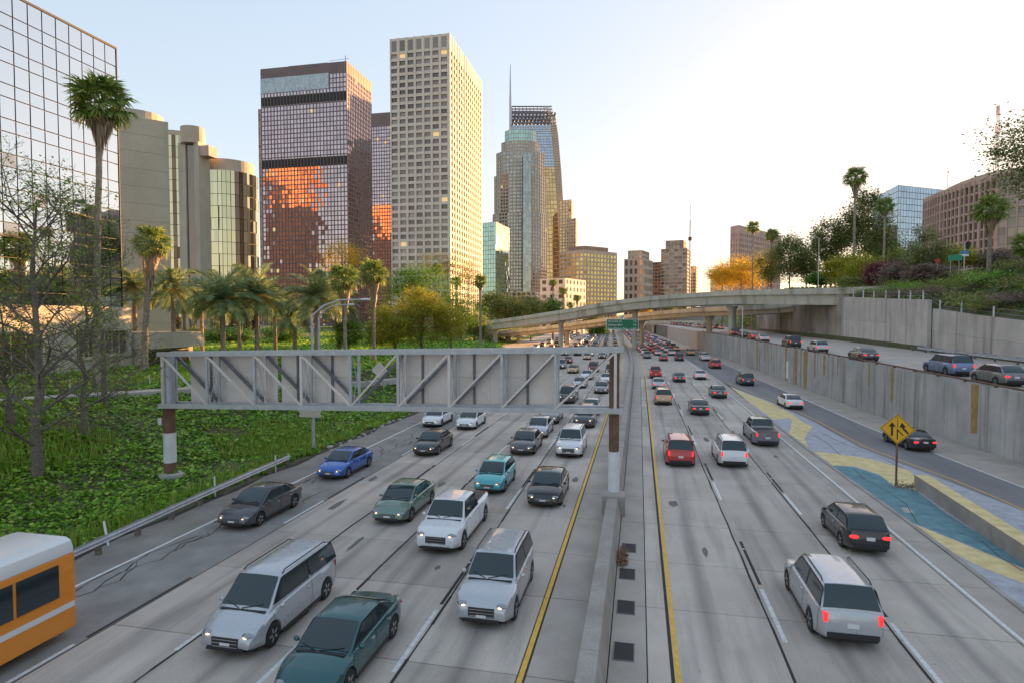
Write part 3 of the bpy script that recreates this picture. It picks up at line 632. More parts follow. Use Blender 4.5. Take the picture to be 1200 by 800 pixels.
cc = pl+dd*.45+nn*5; MB().lathe([(4.6, 0), (4.6, 1.6), (4.2, 1.75)], 24, c=(cc.x, cc.y, zt-.02)).build('roof_drum', M['beige'], t)

# cylindrical mirror-glass hotel towers
def cyl_tower(pxa, pxb, zc, ytop, label, caph=5):
    a, b = dep(pxa, zc), dep(pxb, zc); c = (a+b)/2; r_ = (b-a).length/2; zt = hz(ytop, c.x, c.y-r_); n = 44
    t = thing('hotel_cylinder_tower', label, 'building', (c.x, c.y, 0), 0, 'cylindrical hotel towers')
    MB().lathe([(r_-.4, 2), (r_-.4, zt)], n).build('core', M['black_mullion'], t)
    W = MB(); nf = round(zt/6.2)
    for k in range(n):
        a0, a1 = 2*math.pi*k/n+.008, 2*math.pi*(k+1)/n-.008
        if math.sin((a0+a1)/2) > .55: continue
        tw = random.gauss(0, .16)
        for i in range(nf):
            z0_, z1_ = zt*i/nf+.18, zt*(i+1)/nf-.05; t0 = tw+random.gauss(0, .06); t1 = random.gauss(0, .05)
            W.quad(((r_+t0)*math.cos(a0), (r_+t0)*math.sin(a0), z0_), ((r_-t0)*math.cos(a1), (r_-t0)*math.sin(a1), z0_), ((r_-t0+t1)*math.cos(a1), (r_-t0+t1)*math.sin(a1), z1_), ((r_+t0+t1)*math.cos(a0), (r_+t0+t1)*math.sin(a0), z1_))
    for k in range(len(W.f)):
        col_ = int((math.atan2(W.v[k*4][1], W.v[k*4][0]) % (2*math.pi))/(2*math.pi)*n+.5); W.m[k] = 1 if (col_*7+int(zc)) % 11 in (0, 3, 4, 8) else 0  # these columns carry the painted reflection bands
    tag(W.build('windows', [M['mirror_gold'], M['mirror_dark_reflection']], t), kind='stuff')
    MB().lathe([(r_-1.5, zt), (r_-1.5, zt+caph), (r_-3, zt+caph+.2)], n).build('roof_drum', M['tan_clad'], t); return t
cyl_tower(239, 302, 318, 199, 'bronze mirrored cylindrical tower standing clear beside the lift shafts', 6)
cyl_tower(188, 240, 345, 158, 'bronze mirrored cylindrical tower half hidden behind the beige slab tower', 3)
t = thing('lift_shaft_tower', 'tall concrete lift shaft pair with dark glass slot between mirrored cylinders', 'building')
c = dep(231, 300)
MB().box(c.x-6.5, c.x-2.4, c.y-3, c.y+5, 2, hz(152, c.x, c.y)-7).build('shaft', M['beige'], t); MB().box(c.x+2.4, c.x+5, c.y-3, c.y+5, 2, hz(152, c.x, c.y)-7).build('shaft', M['beige'], t)
MB().box(c.x-2.4, c.x+2.4, c.y-2.2, c.y+4, 2, hz(152, c.x, c.y)-7).build('glass_slot', M['dark_glass'], t)
MB().lathe([(5.4, 0), (5.4, 8), (5, 8.2)], 20, c=(c.x-.5, c.y, hz(152, c.x, c.y)-7.5)).build('drum_cap', M['tan_clad'], t)
MB().box(c.x+5, c.x+10, c.y-2, c.y+4, hz(185, c.x, c.y), hz(173, c.x, c.y)).build('side_box', M['pink_clad'], t)

# brown glass tower, its twin, and the slim one behind
pl4 = aligned(310, 409, 437, 480); (xl, yf), (xr, _), (_, yb2), _ = pl4; zt = hz(72, xr, yf)
t = thing('brown_glass_tower', 'tall brown glass tower with pale banner band under the roofline', 'building')
tower(t, pl4, 2, zt, 3.75, 2.95, .55, .8, .28, 'brown_clad', 'brown_glass', .006, 8.5, .012, .4)
zc_ = hz(80, xl, yf); MB().box(xl, xl+(xr-xl)*.8, yf-.7, yf-.45, zt-20, zt-8).build('banner_band', mottled('banner', (.25, .36, .44), (.55, .65, .70), .6, .5, 0, 2), t)
for z in (zt-30, hz(190, xr, yf)-2):
    mb = MB()
    for k in range(26): x = xl+(xr-xl)*(k+.5)/26; mb.box(x-.9, x+.9, yf-.62, yf-.42, z, z+7)
    tag(mb.build('louvres', M['black_mullion'], t), kind='stuff')
MB().box(xl+20, xl+55, yf+8, yb2-8, zt, zt+4).build('roof_plant', M['brown_clad'], t)
mb = MB(); mb.tube([(xr-6, yf+10, zt), (xr-6, yf+10, zt+9)], .25, 6); mb.tube([(xr-20, yf+10, zt+6), (xr-3, yf+10, zt+6.5)], .15, 5); mb.build('antenna', M['dark_steel'], t)
pl5 = aligned(431, 470, 480, 640); t = thing('dark_brown_tower', 'dark brown glass tower in shadow between its taller neighbours', 'building')
tower(t, pl5, 2, hz(131, pl5[1][0], pl5[1][1]), 3.75, 3, .6, .9, .3, 'brown_clad', 'brown_glass', .03, 14, .01)
pl6 = aligned(306.5, 312, 316, 560); t = thing('slim_grey_tower', 'slim grey tower edge showing behind the brown glass tower', 'building')
tower(t, pl6, 2, hz(128, pl6[1][0], pl6[1][1]), 4, 2.5, .6, .8, .3, 'pink_clad', 'dark_glass')
# red granite tower that the brown glass mirrors (stands out of frame to the left)
t = thing('red_granite_tower', 'sunlit red granite tower mirrored in the brown glass tower', 'building')
tower(t, [(-519, 75), (-459, 75), (-459, 120), (-519, 120)], 2, 226, 3.9, 3.2, .9, 1.3, .4, 'red_granite', 'dark_glass')
mb = MB()
for k in range(16):
    for j in range(56): x = -519+60*(k+.5)/16; mb.quad((x-.8, 120.1, 4+j*3.9), (x+.8, 120.1, 4+j*3.9), (x+.8, 120.1, 5.7+j*3.9), (x-.8, 120.1, 5.7+j*3.9))
tag(mb.build('rear_windows', M['dark_glass'], t), kind='stuff')
# white grid tower
pl4 = aligned(460, 527, 563, 311); zt = hz(40, pl4[1][0], pl4[1][1]); t = thing('white_grid_tower', 'white precast tower with deep square window grid', 'building')
tower(t, pl4, 2, zt, 3.75, (pl4[1][0]-pl4[0][0])/7, 1.15, 1.5, .75, 'white_clad', 'dark_glass', .012, 7.2, .01, .95)
(xl, yf), (xr, _), (_, yb2), _ = pl4
mb = MB(); bwd = (xr-xl)/7
for k in range(7): mb.quad((xl+bwd*k+.9, yf-.66, zt-6.6), (xl+bwd*(k+1)-.9, yf-.66, zt-6.6), (xl+bwd*(k+1)-.9, yf-.66, zt-1.2), (xl+bwd*k+.9, yf-.66, zt-1.2))
nbs = round((yb2-yf)/bwd); bs = (yb2-yf)/nbs
tag(mb.build('crown_louvres', M['dark_glass'], t), kind='stuff')
# green glass block
pl4 = aligned(565, 581, 597, 470); pl4 = quad3(dep(564, 478), dep(581, 470), dep(597, 505)); zt = hz(260, *pl4[1].xy); t = thing('green_glass_block', 'green glass block with pale mullions at the foot of the stepped tower', 'building')
tower(t, pl4, 2, zt, 3.6, 2.4, .16, .22, .12, 'black_mullion', 'green_glass', 0, 0, .012)
# stepped rounded tower: three tiers, each a rounded plan
def rplan(px_l, px_r, zc, cut=.28, dp=.8):
    a, b = dep(px_l, zc), dep(px_r, zc); d = b-a; w_ = d.length; u = d/w_; v = Vector((-u.y, u.x, 0)); P = []
    P += [a+v*w_*dp, a+v*w_*cut*.6]
    for k in range(6):
        f_ = k/5; P.append(a+u*(w_*(.12+.76*f_))+v*(-w_*.10*math.sin(math.pi*f_)))
    P += [b+v*w_*cut*.6, b+v*w_*dp]; return P
t = thing('stepped_rounded_tower', 'pale stepped tower with rounded front and green glass crown', 'building')
c = dep(610, 667)
for (l, r_, y0, y1, gl) in ((577.5, 641, 373, 250, 'grey_glass'), (579.5, 639.5, 250, 205, 'grey_glass'), (582, 637, 205, 178, 'grey_glass'), (588, 631, 178, 166, 'grey_glass')):
    tower(t, rplan(l, r_, 667), hz(y0, c.x, c.y) if y0 < 370 else 2, hz(y1, c.x, c.y), 3.9, 3.6, 1.0, 1.5, .5, 'tan_clad', gl, .004, 0, .01)
tower(t, rplan(592, 628, 672), hz(166, c.x, c.y), hz(151, c.x, c.y), 4.5, 3, .3, .6, .3, 'tan_clad', 'green_glass')
mb = MB(); pA = dep(606, 640)
for k in range(3): pass
tower(t, quad3(dep(612, 660), dep(613, 640), dep(622, 641)), 2, hz(180, pA.x, pA.y), 3.9, 3, .15, .4, .2, 'grey_glass', 'grey_glass')
# sail-topped tower with spire
t = thing('sail_top_tower', 'tallest blue and amber glass tower with curved lattice crown and spire', 'building')
a, b = dep(600, 860), dep(666, 860); u = (b-a).normalized(); v = Vector((-u.y, u.x, 0))
def edge(py): return dep(float(np.interp(py, [123, 128, 140, 160, 200, 260, 330, 373], [636, 646, 650.5, 653.5, 657, 661, 664.5, 666])), 860)
rows = [373, 350, 330, 310, 290, 270, 250, 230, 210, 196, 183, 170, 157, 147]
def sail_strip(rs, mat, name, inset, front):
    mb = MB()
    for y0, y1 in zip(rs, rs[1:]):
        z0_, z1_ = max(2, hz(y0, a.x, a.y)), hz(y1, a.x, a.y); nb = 14
        e0, e1 = edge(y0)-u*inset, edge(y1)-u*inset
        for k in range(nb):
            for j in range(4):
                za, zb_ = z0_+(z1_-z0_)*j/4+.5, z0_+(z1_-z0_)*(j+1)/4-.5; f0, f1 = k/nb+.004, (k+1)/nb-.004
                ea, eb = e0.lerp(e1, j/4), e0.lerp(e1, (j+1)/4)
                p = [a.lerp(ea, f0), a.lerp(ea, f1), a.lerp(eb, f1), a.lerp(eb, f0)]
                s = [front+random.gauss(0, .02) for _ in range(2)]
                mb.quad(*[(q.x-v.x*s[i//2], q.y-v.y*s[i//2], z) for i, (q, z) in enumerate(zip(p, (za, za, zb_, zb_)))])
    tag(mb.build(name, M[mat], t), kind='stuff')
sail_strip([y for y in rows if y >= 196], 'gold_glass', 'amber_windows', 9, .5); sail_strip([y for y in rows if y <= 196], 'blue_glass', 'blue_windows', 9, .5)
mb = MB(); prof_ = [(a, 2)]+[(edge(y), max(2, hz(y, a.x, a.y))) for y in [373]+list(range(350, 140, -12))+[147]]+[(a, hz(147, a.x, a.y))]; n = len(prof_)
mb.add([(p.x, p.y, z) for p, z in prof_]+[(p.x+v.x*45, p.y+v.y*45, z) for p, z in prof_], [tuple(range(n)), tuple(range(n, 2*n))[::-1]]+[(i, (i+1)%n, n+(i+1)%n, n+i) for i in range(n)])
mb.build('wall', M['tan_clad'], t)
mb = MB(); rb = MB()
for y in list(range(345, 124, -3)): p = edge(y); z = hz(y, a.x, a.y); rb.bar((p.x-u.x*8, p.y-u.y*8-.6, z), (p.x+u.x*.4, p.y+u.y*.4-.6, z), .8, 1.6)
tag(rb.build('edge_fins', M['tan_clad'], t), kind='stuff')
z0_ = hz(147, a.x, a.y)
for k in range(13):
    f_ = k/12; top = hz(float(np.interp(f_, [0, .5, .85, 1], [124, 124.5, 128, 138])), a.x, a.y); p = a.lerp(edge(140), f_)
    for dv in (1, 20): mb.bar((p.x+v.x*dv, p.y+v.y*dv, z0_), (p.x+v.x*dv, p.y+v.y*dv, top), 1.1)
for y in (144, 140, 136, 132, 128, 125):
    z = hz(y, a.x, a.y); e = edge(max(y, 128))
    for dv in (.5, 20.5): mb.bar((a.x+v.x*dv, a.y+v.y*dv, z), (e.x+v.x*dv, e.y+v.y*dv, z), 1.0, 1.6)
for k in range(12):
    p, q = a.lerp(edge(140), k/12), a.lerp(edge(140), (k+1)/12); mb.bar((p.x+v.x*8, p.y+v.y*8, z0_), (q.x+v.x*8, q.y+v.y*8, hz(130, a.x, a.y)), 1.2, 3)
tag(mb.build('lattice_crown', M['dark_steel'], t), kind='stuff')
mb = MB(); p = dep(598, 858); mb.tube([(p.x, p.y, 100), (p.x, p.y, hz(120, p.x, p.y)), (p.x, p.y, hz(76, p.x, p.y))], [2.2, 1.6, .5], 8); mb.build('spire', M['steel'], t)
# slabs right of it
def simple(name, label, l, c, r_, ytop, fh, bay, pier, span, mat, glass, lit=0, blank=0, depth=.4, cat='building', pmat=None, z0=2, tilt=.01):
    pl = quad3(dep(*l), dep(*c), dep(*r_)); t = thing(name, label, cat); zt = hz(ytop, *pl[1].xy); tower(t, pl, z0, zt, fh, bay, pier, span, depth, mat, glass, lit, blank, tilt, pmat=pmat); return t, pl, zt
simple('slim_beige_tower', 'slim beige tower edge to the right of the sail tower', (655, 800), (669, 790), (671, 830), 234, 4, 4, 1.5, 1.5, 'tan_clad', 'gold_glass')
simple('beige_grid_tower', 'small beige grid tower stepping down beside the sail tower', (664, 760), (674, 752), (676, 790), 256, 4, 3.6, 1.2, 1.4, 'tan_clad', 'dark_glass')
t, pl, zt = simple('golden_midrise', 'golden mid-rise office block with square windows above the flyover', (656, 575), (683.5, 560), (722, 585), 293, 4.1, 4.2, 1.3, 1.5, 'tan_clad', 'sun_tint_pane', .0, 2.5)
q = [p+(sum(pl, Vector())/4-p)*.3 for p in pl]; MB().add([(p.x, p.y, z) for z in (zt, zt+4.5) for p in q], [(0,1,2,3),(4,5,6,7),(0,1,5,4),(1,2,6,5),(2,3,7,6),(3,0,4,7)]).build('roof_plant', M['tan_dark'], t)
t, pl, zt = simple('white_low_block', 'low pale block with blank side behind the far palms', (633, 450), (662, 440), (686, 470), 326, 5, 6, 3.5, 2.5, 'white_clad', 'dark_glass', depth=.2)
t, pl, zt = simple('old_hotel_block', 'grey stone hotel block with paired tall windows and stepped roof', (731, 628), (753, 620), (764, 650), 303, 9, 4.6, 2.0, 3.2, 'tan_clad', 'dark_glass')
q = [p+(sum(pl, Vector())/4-p)*.25 for p in pl]; t2 = [(p.x, p.y) for p in q]; tower(t, t2, zt, zt+9, 4, 4, 1.8, 2, .3, 'tan_clad', 'dark_glass')
t, pl, zt = simple('unfinished_tower', 'unfinished tower with open floors and stacked roof levels', (774, 700), (804, 690), (808, 720), 291, 4.2, 5, .6, 1.1, 'tan_clad', 'dark_glass', depth=.9)
q = [p+(sum(pl, Vector())/4-p)*.3 for p in pl]; tower(t, [(p.x, p.y) for p in q], zt, zt+10, 4, 4, .6, 1, .3, 'tan_dark', 'dark_glass')
simple('tan_wing_block', 'lower tan block against the unfinished tower', (762, 720), (775, 712), (777, 740), 307, 4, 4, 1.2, 1.5, 'tan_dark', 'dark_glass')
simple('pale_rear_block', 'pale block peeping out right of the unfinished tower', (800, 760), (815, 750), (817, 780), 312, 4, 4, 1.2, 1.5, 'tan_clad', 'grey_glass')
cr = thing('tower_crane', 'thin tower crane mast rising beside the unfinished tower', 'crane'); p = dep(807.5, 690)
mb = MB(); mb.bar((p.x, p.y, 2), (p.x, p.y, hz(258, p.x, p.y)), 1.2); mb.build('mast', M['steel'], cr); mb = MB(); mb.bar((p.x, p.y, hz(258, p.x, p.y)), (p.x, p.y, hz(240, p.x, p.y)), .6); mb.build('antenna', M['steel'], cr)
MB().box(p.x-1.8, p.x+1.8, p.y-1.8, p.y+1.8, hz(282, p.x, p.y), hz(278, p.x, p.y)).build('cab', M['rust'], cr)
t, pl, zt = simple('brown_brick_tower', 'brown brick tower with blank stair ends behind the yellow tree', (855, 470), (864, 462), (913, 520), 264, 4, 3.4, 1.5, 1.6, 'pink_clad', 'tan_dark', blank=5, z0=10)
t, pl, zt = simple('small_pale_block', 'small pale block on the skyline left of the brick tower', (832, 900), (846, 890), (856, 910), 322, 5, 6, 2.5, 2, 'tan_clad', 'grey_glass')
t, pl, zt = simple('blue_glass_office', 'blue gridded glass office block on the hill', (1020, 372), (1049, 335), (1112, 350), 217, 3.4, 2.2, .12, .25, 'black_mullion', 'blue_glass', depth=.1, z0=15, tilt=.004)
# pink gridded office on the hill, curved front
zt = 62.0; pp = [dep(px_, zt_) for px_, zt_ in ((1080, 268), (1100, 252), (1122, 239), (1145, 229), (1165, 222), (1200, 216), (1260, 214))]
pp += [pp[-1]+Vector((20, 24, 0)), pp[0]+Vector((30, 14, 0))]
t = thing('pink_grid_office', 'long pink concrete office block with gently curved gridded front', 'building')
tower(t, pp, 18, zt, 3.5, 2.45, .5, .75, .5, 'pink_clad', 'dark_glass', .0, 1.2, .005, .75)
n = len(pp); cc = sum(pp, Vector())/n; q = [p+(p-cc)*.02 for p in pp]; q = [Vector((p.x, p.y, 0)) for p in q]
MB().add([(p.x, p.y, z) for z in (zt+.03, zt+.6) for p in q], [tuple(range(n)), tuple(range(n, 2*n))]+[(i, (i+1)%n, n+(i+1)%n, n+i) for i in range(n)]).build('roof_slab', M['pink_clad'], t)
q = [p+(cc-p)*.35 for p in pp]; MB().add([(p.x, p.y, z) for z in (zt+.6, zt+3.2) for p in q], [tuple(range(n)), tuple(range(n, 2*n))]+[(i, (i+1)%n, n+(i+1)%n, n+i) for i in range(n)]).build('penthouse', M['tan_clad'], t)
ms = thing('radio_mast', 'thin red and white lattice mast above the pink office roof', 'mast'); p = dep(1162, 236); z0_ = zt+3.3; z1_ = hz(124, p.x, p.y); nsg = 7
for k in range(nsg):
    mb = MB(); za, zb_ = z0_+(z1_-z0_)*k/nsg, z0_+(z1_-z0_)*(k+1)/nsg; w_ = .6*(1-k/nsg*.5)
    for sx, sy in ((-1, -1), (1, -1), (1, 1), (-1, 1)): mb.bar((p.x+sx*w_, p.y+sy*w_, za), (p.x+sx*w_*.93, p.y+sy*w_*.93, zb_), .16)
    for j in range(3): z = za+(zb_-za)*j/3; mb.bar((p.x-w_, p.y-w_, z), (p.x+w_, p.y-w_, z+(zb_-za)/3), .12)
    mb.build('mast_section', plain('mast_red', (.45, .08, .05), .6) if k % 2 == 0 else M['post_paint'], ms)
fp = thing('flagpole', 'flagpole with furled flag on the pink office roof', 'flagpole'); p = dep(1106, 262)
mb = MB(); mb.tube([(p.x, p.y, 60), (p.x, p.y, hz(195, p.x, p.y))], .16, 6); mb.build('pole', M['post_paint'], fp)
mb = MB(); zf = hz(200, p.x, p.y)
for k in range(8): mb.quad((p.x+.1+.06*k, p.y+.2*math.sin(k), zf-.35*k), (p.x+.6-.02*k, p.y+.3*math.cos(k), zf-.5-.35*k), (p.x+.6-.02*(k+1), p.y+.3*math.cos(k+1), zf-.85-.35*k), (p.x+.1+.06*(k+1), p.y+.2*math.sin(k+1), zf-.35*(k+1)))
mb.build('flag', plain('flag_cloth', (.12, .10, .2), .8), fp)
# low far blocks along the left plateau so the city goes on between the towers
for i, (l, c, r_, yt, mat, lab) in enumerate((((300, 620), (345, 600), (352, 640), 330, 'brown_clad', 'low dark plaza block at the foot of the brown tower'), ((470, 340), (505, 330), (512, 350), 345, 'tan_clad', 'low tan podium below the white grid tower'), ((600, 520), (628, 510), (634, 540), 342, 'white_clad', 'low white parking block below the stepped tower'))):
    simple('podium_block', lab, l, c, r_, yt, 4, 5, 1.5, 1.5, mat, 'dark_glass')

# ------------------------------------------------------------------ sign gantry seen from behind
G = thing('sign_gantry', 'galvanised truss sign gantry over the oncoming lanes, seen from behind', 'sign gantry')
gx0, gx1, gy = -28.0, -.75, 30.6; gz0, gz1, gd = 5.15, 8.22, 1.05
pxs = [186, 241, 297, 352, 410, 466, 526, 588, 651, 719]; gxs = [rat(p)*gy for p in pxs]; gxs[0] = gx0+.3; gxs[-1] = gx1-.4
for y in (gy, gy+gd):
    for z in (gz0, gz1): MB().box(gx0, gx1, y-.1, y+.1, z-.13, z+.13).build('chord', M['steel'], G)
    for i, x in enumerate(gxs):
        MB().bar((x, y, gz0+.13), (x, y, gz1-.13), .14, .12).build('upright', M['steel'] if (i+int(y > gy)) % 3 else M['alu'], G)
    for i in range(9):
        a, b = (gxs[i], gxs[i+1]) if i < 4 else (gxs[i+1], gxs[i]); s = .10 if y == gy else .15
        MB().bar((a+.05*(1 if i < 4 else -1), y+(-.02 if y == gy else .02), gz1-.14), (b-.05*(1 if i < 4 else -1), y+(-.02 if y == gy else .02), gz0+.14), s, s, up=(0, 1, 0)).build('diagonal', M['alu'] if y == gy else M['dark_steel'], G)
for x in gxs:
    for z in (gz0, gz1): MB().bar((x, gy+.1, z), (x, gy+gd-.1, z), .1).build('cross_strut', M['steel'], G)
for i in range(9):
    x = (gxs[i]+gxs[i+1])/2; mb = MB(); mb.tube([(gxs[i]+.1, gy+.1, gz0+.2), (gxs[i]+.1, gy+gd-.1, gz1-.2)], .022, 5); mb.tube([(gxs[i]+.1, gy+.1, gz1-.2), (gxs[i]+.1, gy+gd-.1, gz0+.2)], .022, 5); mb.build('wind_brace', M['steel'], G)
py_ = gy+gd+.32
for pa, pb in ((222, 324), (329, 410), (466, 651)):
    xa, xb = rat(pa)*py_, rat(pb)*py_; npan = max(2, round((xb-xa)/1.75)); w_ = (xb-xa)/npan
    for k in range(npan):
        for za, zb_ in ((gz0-.02, gz0+1.66), (gz0+1.68, gz1+.02)):
            MB().box(xa+w_*k+.006, xa+w_*(k+1)-.006, py_, py_+.05, za, zb_).build('sign_panel', M['alu'], G)
    nv = max(2, round((xb-xa)/3.1))
    for k in range(nv):
        x = xa+(xb-xa)*(k+.5)/nv; MB().box(x-.06, x+.06, py_-.1, py_-.004, gz0-.02, gz1+.02).build('stiffener', M['dark_steel'], G)
    MB().box(xa, xb, py_-.05, py_-.004, gz0+1.62, gz0+1.72).build('stiffener', M['alu'], G)
MB().tube([(-1.22, gy+.5, .95), (-1.22, gy+.5, 3.0)], .30, 14).build('post_sleeve', M['post_paint'], G, smooth=True, sharp=40)
MB().tube([(-1.22, gy+.5, .9), (-1.22, gy+.5, gz1)], .26, 14).build('post', M['rust'], G, smooth=True, sharp=40)
lx, ly = -27.75, gy+.5; lz = leftZ(lx, ly)
MB().tube([(lx, ly, lz-.2), (lx, ly, gz0-.7)], .34, 14).build('post', M['rust'], G, smooth=True, sharp=40)
MB().tube([(lx, ly, gz0-.72), (lx, ly, gz1-.5)], .36, 14).build('post', M['steel'], G, smooth=True, sharp=40)
MB().tube([(lx, ly, lz+.9), (lx, ly, lz+2.7)], .36, 14).build('post_sleeve', M['post_paint'], G, smooth=True, sharp=40)
MB().lathe([(.75, -.3), (.72, .22), (.6, .3)], 14).build('footing', M['concrete'], G, (lx+.15, ly-.1, lz))
MB().box(-.12, .12, -.1, .1, 0, .4).build('junction_box', M['post_paint'], G, (lx-.42, ly-.2, lz+3.2))

for ch in G.children:                         # the truss follows the crossfall of the road: its left end hangs half a metre lower
    if ch.name.split('.')[0] in ('chord', 'upright', 'diagonal', 'cross_strut', 'wind_brace', 'sign_panel', 'stiffener'):
        for v_ in ch.data.vertices: v_.co.z -= .55*(gx1-v_.co.x)/(gx1-gx0)
# guardrail on the left verge
gr = thing('roadside_guardrail', 'steel beam guardrail along the foot of the ivy bank', 'guardrail')
gpts = [gp(339, 533, .68), gp(290, 554, .68), gp(240, 576, .68), gp(180, 603, .68), gp(102, 638, .68)]
d0 = (gpts[-1]-gpts[-2]).normalized(); gpts += [gpts[-1]+d0*5, gpts[-1]+d0*12]
gpts = [Vector((p.x, p.y, leftZ(p.x, p.y)+.68)) for p in gpts]
MB().sweep(gpts, [(-.03, -.16), (.05, -.09), (-.03, 0), (.05, .09), (-.03, .16), (-.05, .16), (.02, .09), (-.06, 0), (.02, -.09), (-.05, -.16)]).build('rail', M['steel'], gr)
def along(pts, step):
    out = []; acc = 0
    for a, b in zip(pts, pts[1:]):
        L = (b-a).length
        while acc < L: out.append(a.lerp(b, acc/L)); acc += step
        acc -= L
    return out
pm = MB().box(-.09, .09, -.09, .09, -.9, .1).mesh('post', M['bark'])
for p in along(gpts, 2.2): link('post', pm, gr, (p.x-.16, p.y, p.z))
# marker posts and stones
mpm = MB().box(-.04, .04, -.015, .015, 0, 1.15).mesh('marker_post', M['post_paint'])
for i, (px_, py_, lab) in enumerate(((252, 572, 'white marker post in weeds between gantry post and guardrail'), (323, 545, 'white marker post beside the far end of the guardrail'), (127, 628, 'leaning white marker post behind the guardrail'), (83, 478, 'short white marker post on the path edge by the palm trunk'), (176, 470, 'short white marker post on the path edge near the gantry post'))):
    p = gp(px_, py_, .4 if i < 3 else 2.4); o = link('marker_post', mpm, None, (p.x, p.y, leftZ(p.x, p.y)), .5); tag(o, lab, 'post', 'white marker posts'); o.rotation_euler = (R(-20) if i == 2 else R(3), R(-18) if i == 2 else 0, .4)
for i in range(16):
    p = gp(345+random.uniform(-6, 40), 0, 0) if 0 else Vector((-22.75+random.uniform(-.4, .35), 41+i*.9+random.uniform(-.4, .4), 0)); s = random.uniform(.12, .3)
    mb = MB().ell((0, 0, s*.25), s, s*.8, s*.5, 7, 5); mb.v = [(x+random.uniform(-.2, .2)*s, y+random.uniform(-.2, .2)*s, z+random.uniform(-.15, .15)*s) for x, y, z in mb.v]
    tag(mb.build('stone', M['concrete'], None, (p.x, p.y, leftZ(p.x, p.y)), i), 'pale broken concrete lump on the verge beyond the guardrail', 'stone', 'broken concrete on the verge')

# path on the bank, low fence beside it
pp_ = curve([(-56, 20, 0), (-46.2, 34.5, 0), (-40.3, 44.2, 0), (-31.3, 63, 0), (-27.2, 84, 0), (-26.5, 110, 0)], 8); mb = MB()
for p, q in zip(pp_, pp_[1:]):
    d = (q-p).normalized(); n = Vector((d.y, -d.x, 0))*1.0; z0_, z1_ = leftZ(p.x, p.y)+.16, leftZ(q.x, q.y)+.16
    mb.add([(p.x-n.x, p.y-n.y, z0_), (p.x+n.x, p.y+n.y, z0_), (q.x+n.x, q.y+n.y, z1_), (q.x-n.x, q.y-n.y, z1_), (p.x-n.x, p.y-n.y, z0_-.6), (p.x+n.x, p.y+n.y, z0_-.6), (q.x+n.x, q.y+n.y, z1_-.6), (q.x-n.x, q.y-n.y, z1_-.6)], [(0,1,2,3), (4,5,1,0), (1,5,6,2), (2,6,7,3), (3,7,4,0)])
path = struct(mb.build('path', M['concrete']))
wf = thing('wire_fence', 'low rusted wire fence beside the path under the bare tree', 'fence'); fpst = MB().tube([(0, 0, 0), (0, 0, 1.1)], .03, 6).mesh('fence_post', M['dark_steel']); wr = MB(); prev = None
for k in range(0, 11):
    p = pp_[4+k] if 4+k < len(pp_) else pp_[-1]; q = Vector((p.x+1.1, p.y-.9, leftZ(p.x+1.1, p.y-.9)))
    link('fence_post', fpst, wf, q)
    if prev:
        for h in (.15, .45, .75, 1.05): wr.tube([prev+Vector((0, 0, h)), q+Vector((0, 0, h))], .01, 4)
        for j in range(8): r_ = prev.lerp(q, j/8); wr.tube([r_, r_+Vector((0, 0, 1.05))], .008, 4)
    prev = q
wr.build('wire', M['dark_steel'], wf)

# lamp posts
def lamp(px_, zc, ytop, pxarm, yarm, label, panel=False):
    p = dep(px_, zc); z0_ = leftZ(p.x, p.y) if p.x < eL(p.y) else 0; zt_ = hz(ytop, p.x, p.y); t = thing('street_lamp', label, 'street lamp', (p.x, p.y, z0_), 0, 'lamp posts on the left verge')
    MB().tube([(0, 0, -.1), (0, 0, zt_-z0_)], [.13, .085], 10).build('pole', M['steel'], t, smooth=True, sharp=50)
    MB().box(-.2, .2, -.2, .2, -.05, .3).build('base', M['concrete'], t)
    q = dep(pxarm, zc*.99); d = Vector((q.x-p.x, q.y-p.y, 0)); zq = hz(yarm, q.x, q.y)-z0_
    MB().tube([(0, 0, zt_-z0_-.1), d*.22+Vector((0, 0, zt_-z0_+(zq-zt_+z0_)*.62)), d*.5+Vector((0, 0, zq-.03)), d*.85+Vector((0, 0, zq))], [.085, .07, .055, .045], 8).build('arm', M['steel'], t, smooth=True, sharp=50)
    e = d*.93+Vector((0, 0, zq)); MB().ell((0, 0, 0), .42, .16, .09, 10, 6).build('lamp_head', M['post_paint'], t, e, math.atan2(d.y, d.x), smooth=True)
    if panel: MB().box(-1.0, .7, -.03, .03, hz(488, p.x, p.y)-z0_, hz(477, p.x, p.y)-z0_).build('sign_back', M['alu'], t, (0, -.16, 0))
    return t
lamp(365.5, 44.6, 369, 433, 351, 'tall grey lamp post with long curved arm and small sign back', True)
lamp(373.5, 58, 371, 414, 357, 'thinner grey lamp post with shorter arm just behind the taller one')
lamp(757, 420, 362, 775, 361, 'far lamp post on the median beyond the flyover') if 0 else None
# diamond sign back on the bank
p = gp(445, 447, 2.6); ds = thing('diamond_sign', 'back of a diamond road sign on a post above the path', 'sign', (p.x, p.y, leftZ(p.x, p.y)))
MB().tube([(0, 0, -.1), (0, 0, 3.6)], .05, 6).build('post', M['dark_steel'], ds)
MB().add([(x, y, z) for y in (-.07, -.055) for x, z in ((0, 1.55), (.98, 2.53), (0, 3.51), (-.98, 2.53))], [(0,1,2,3),(4,5,6,7),(0,1,5,4),(1,2,6,5),(2,3,7,6),(3,0,4,7)]).build('sign_panel', M['alu'], ds)
MB().box(-.3, .3, -.075, -.055, 1.0, 1.45).build('plaque', M['alu'], ds)
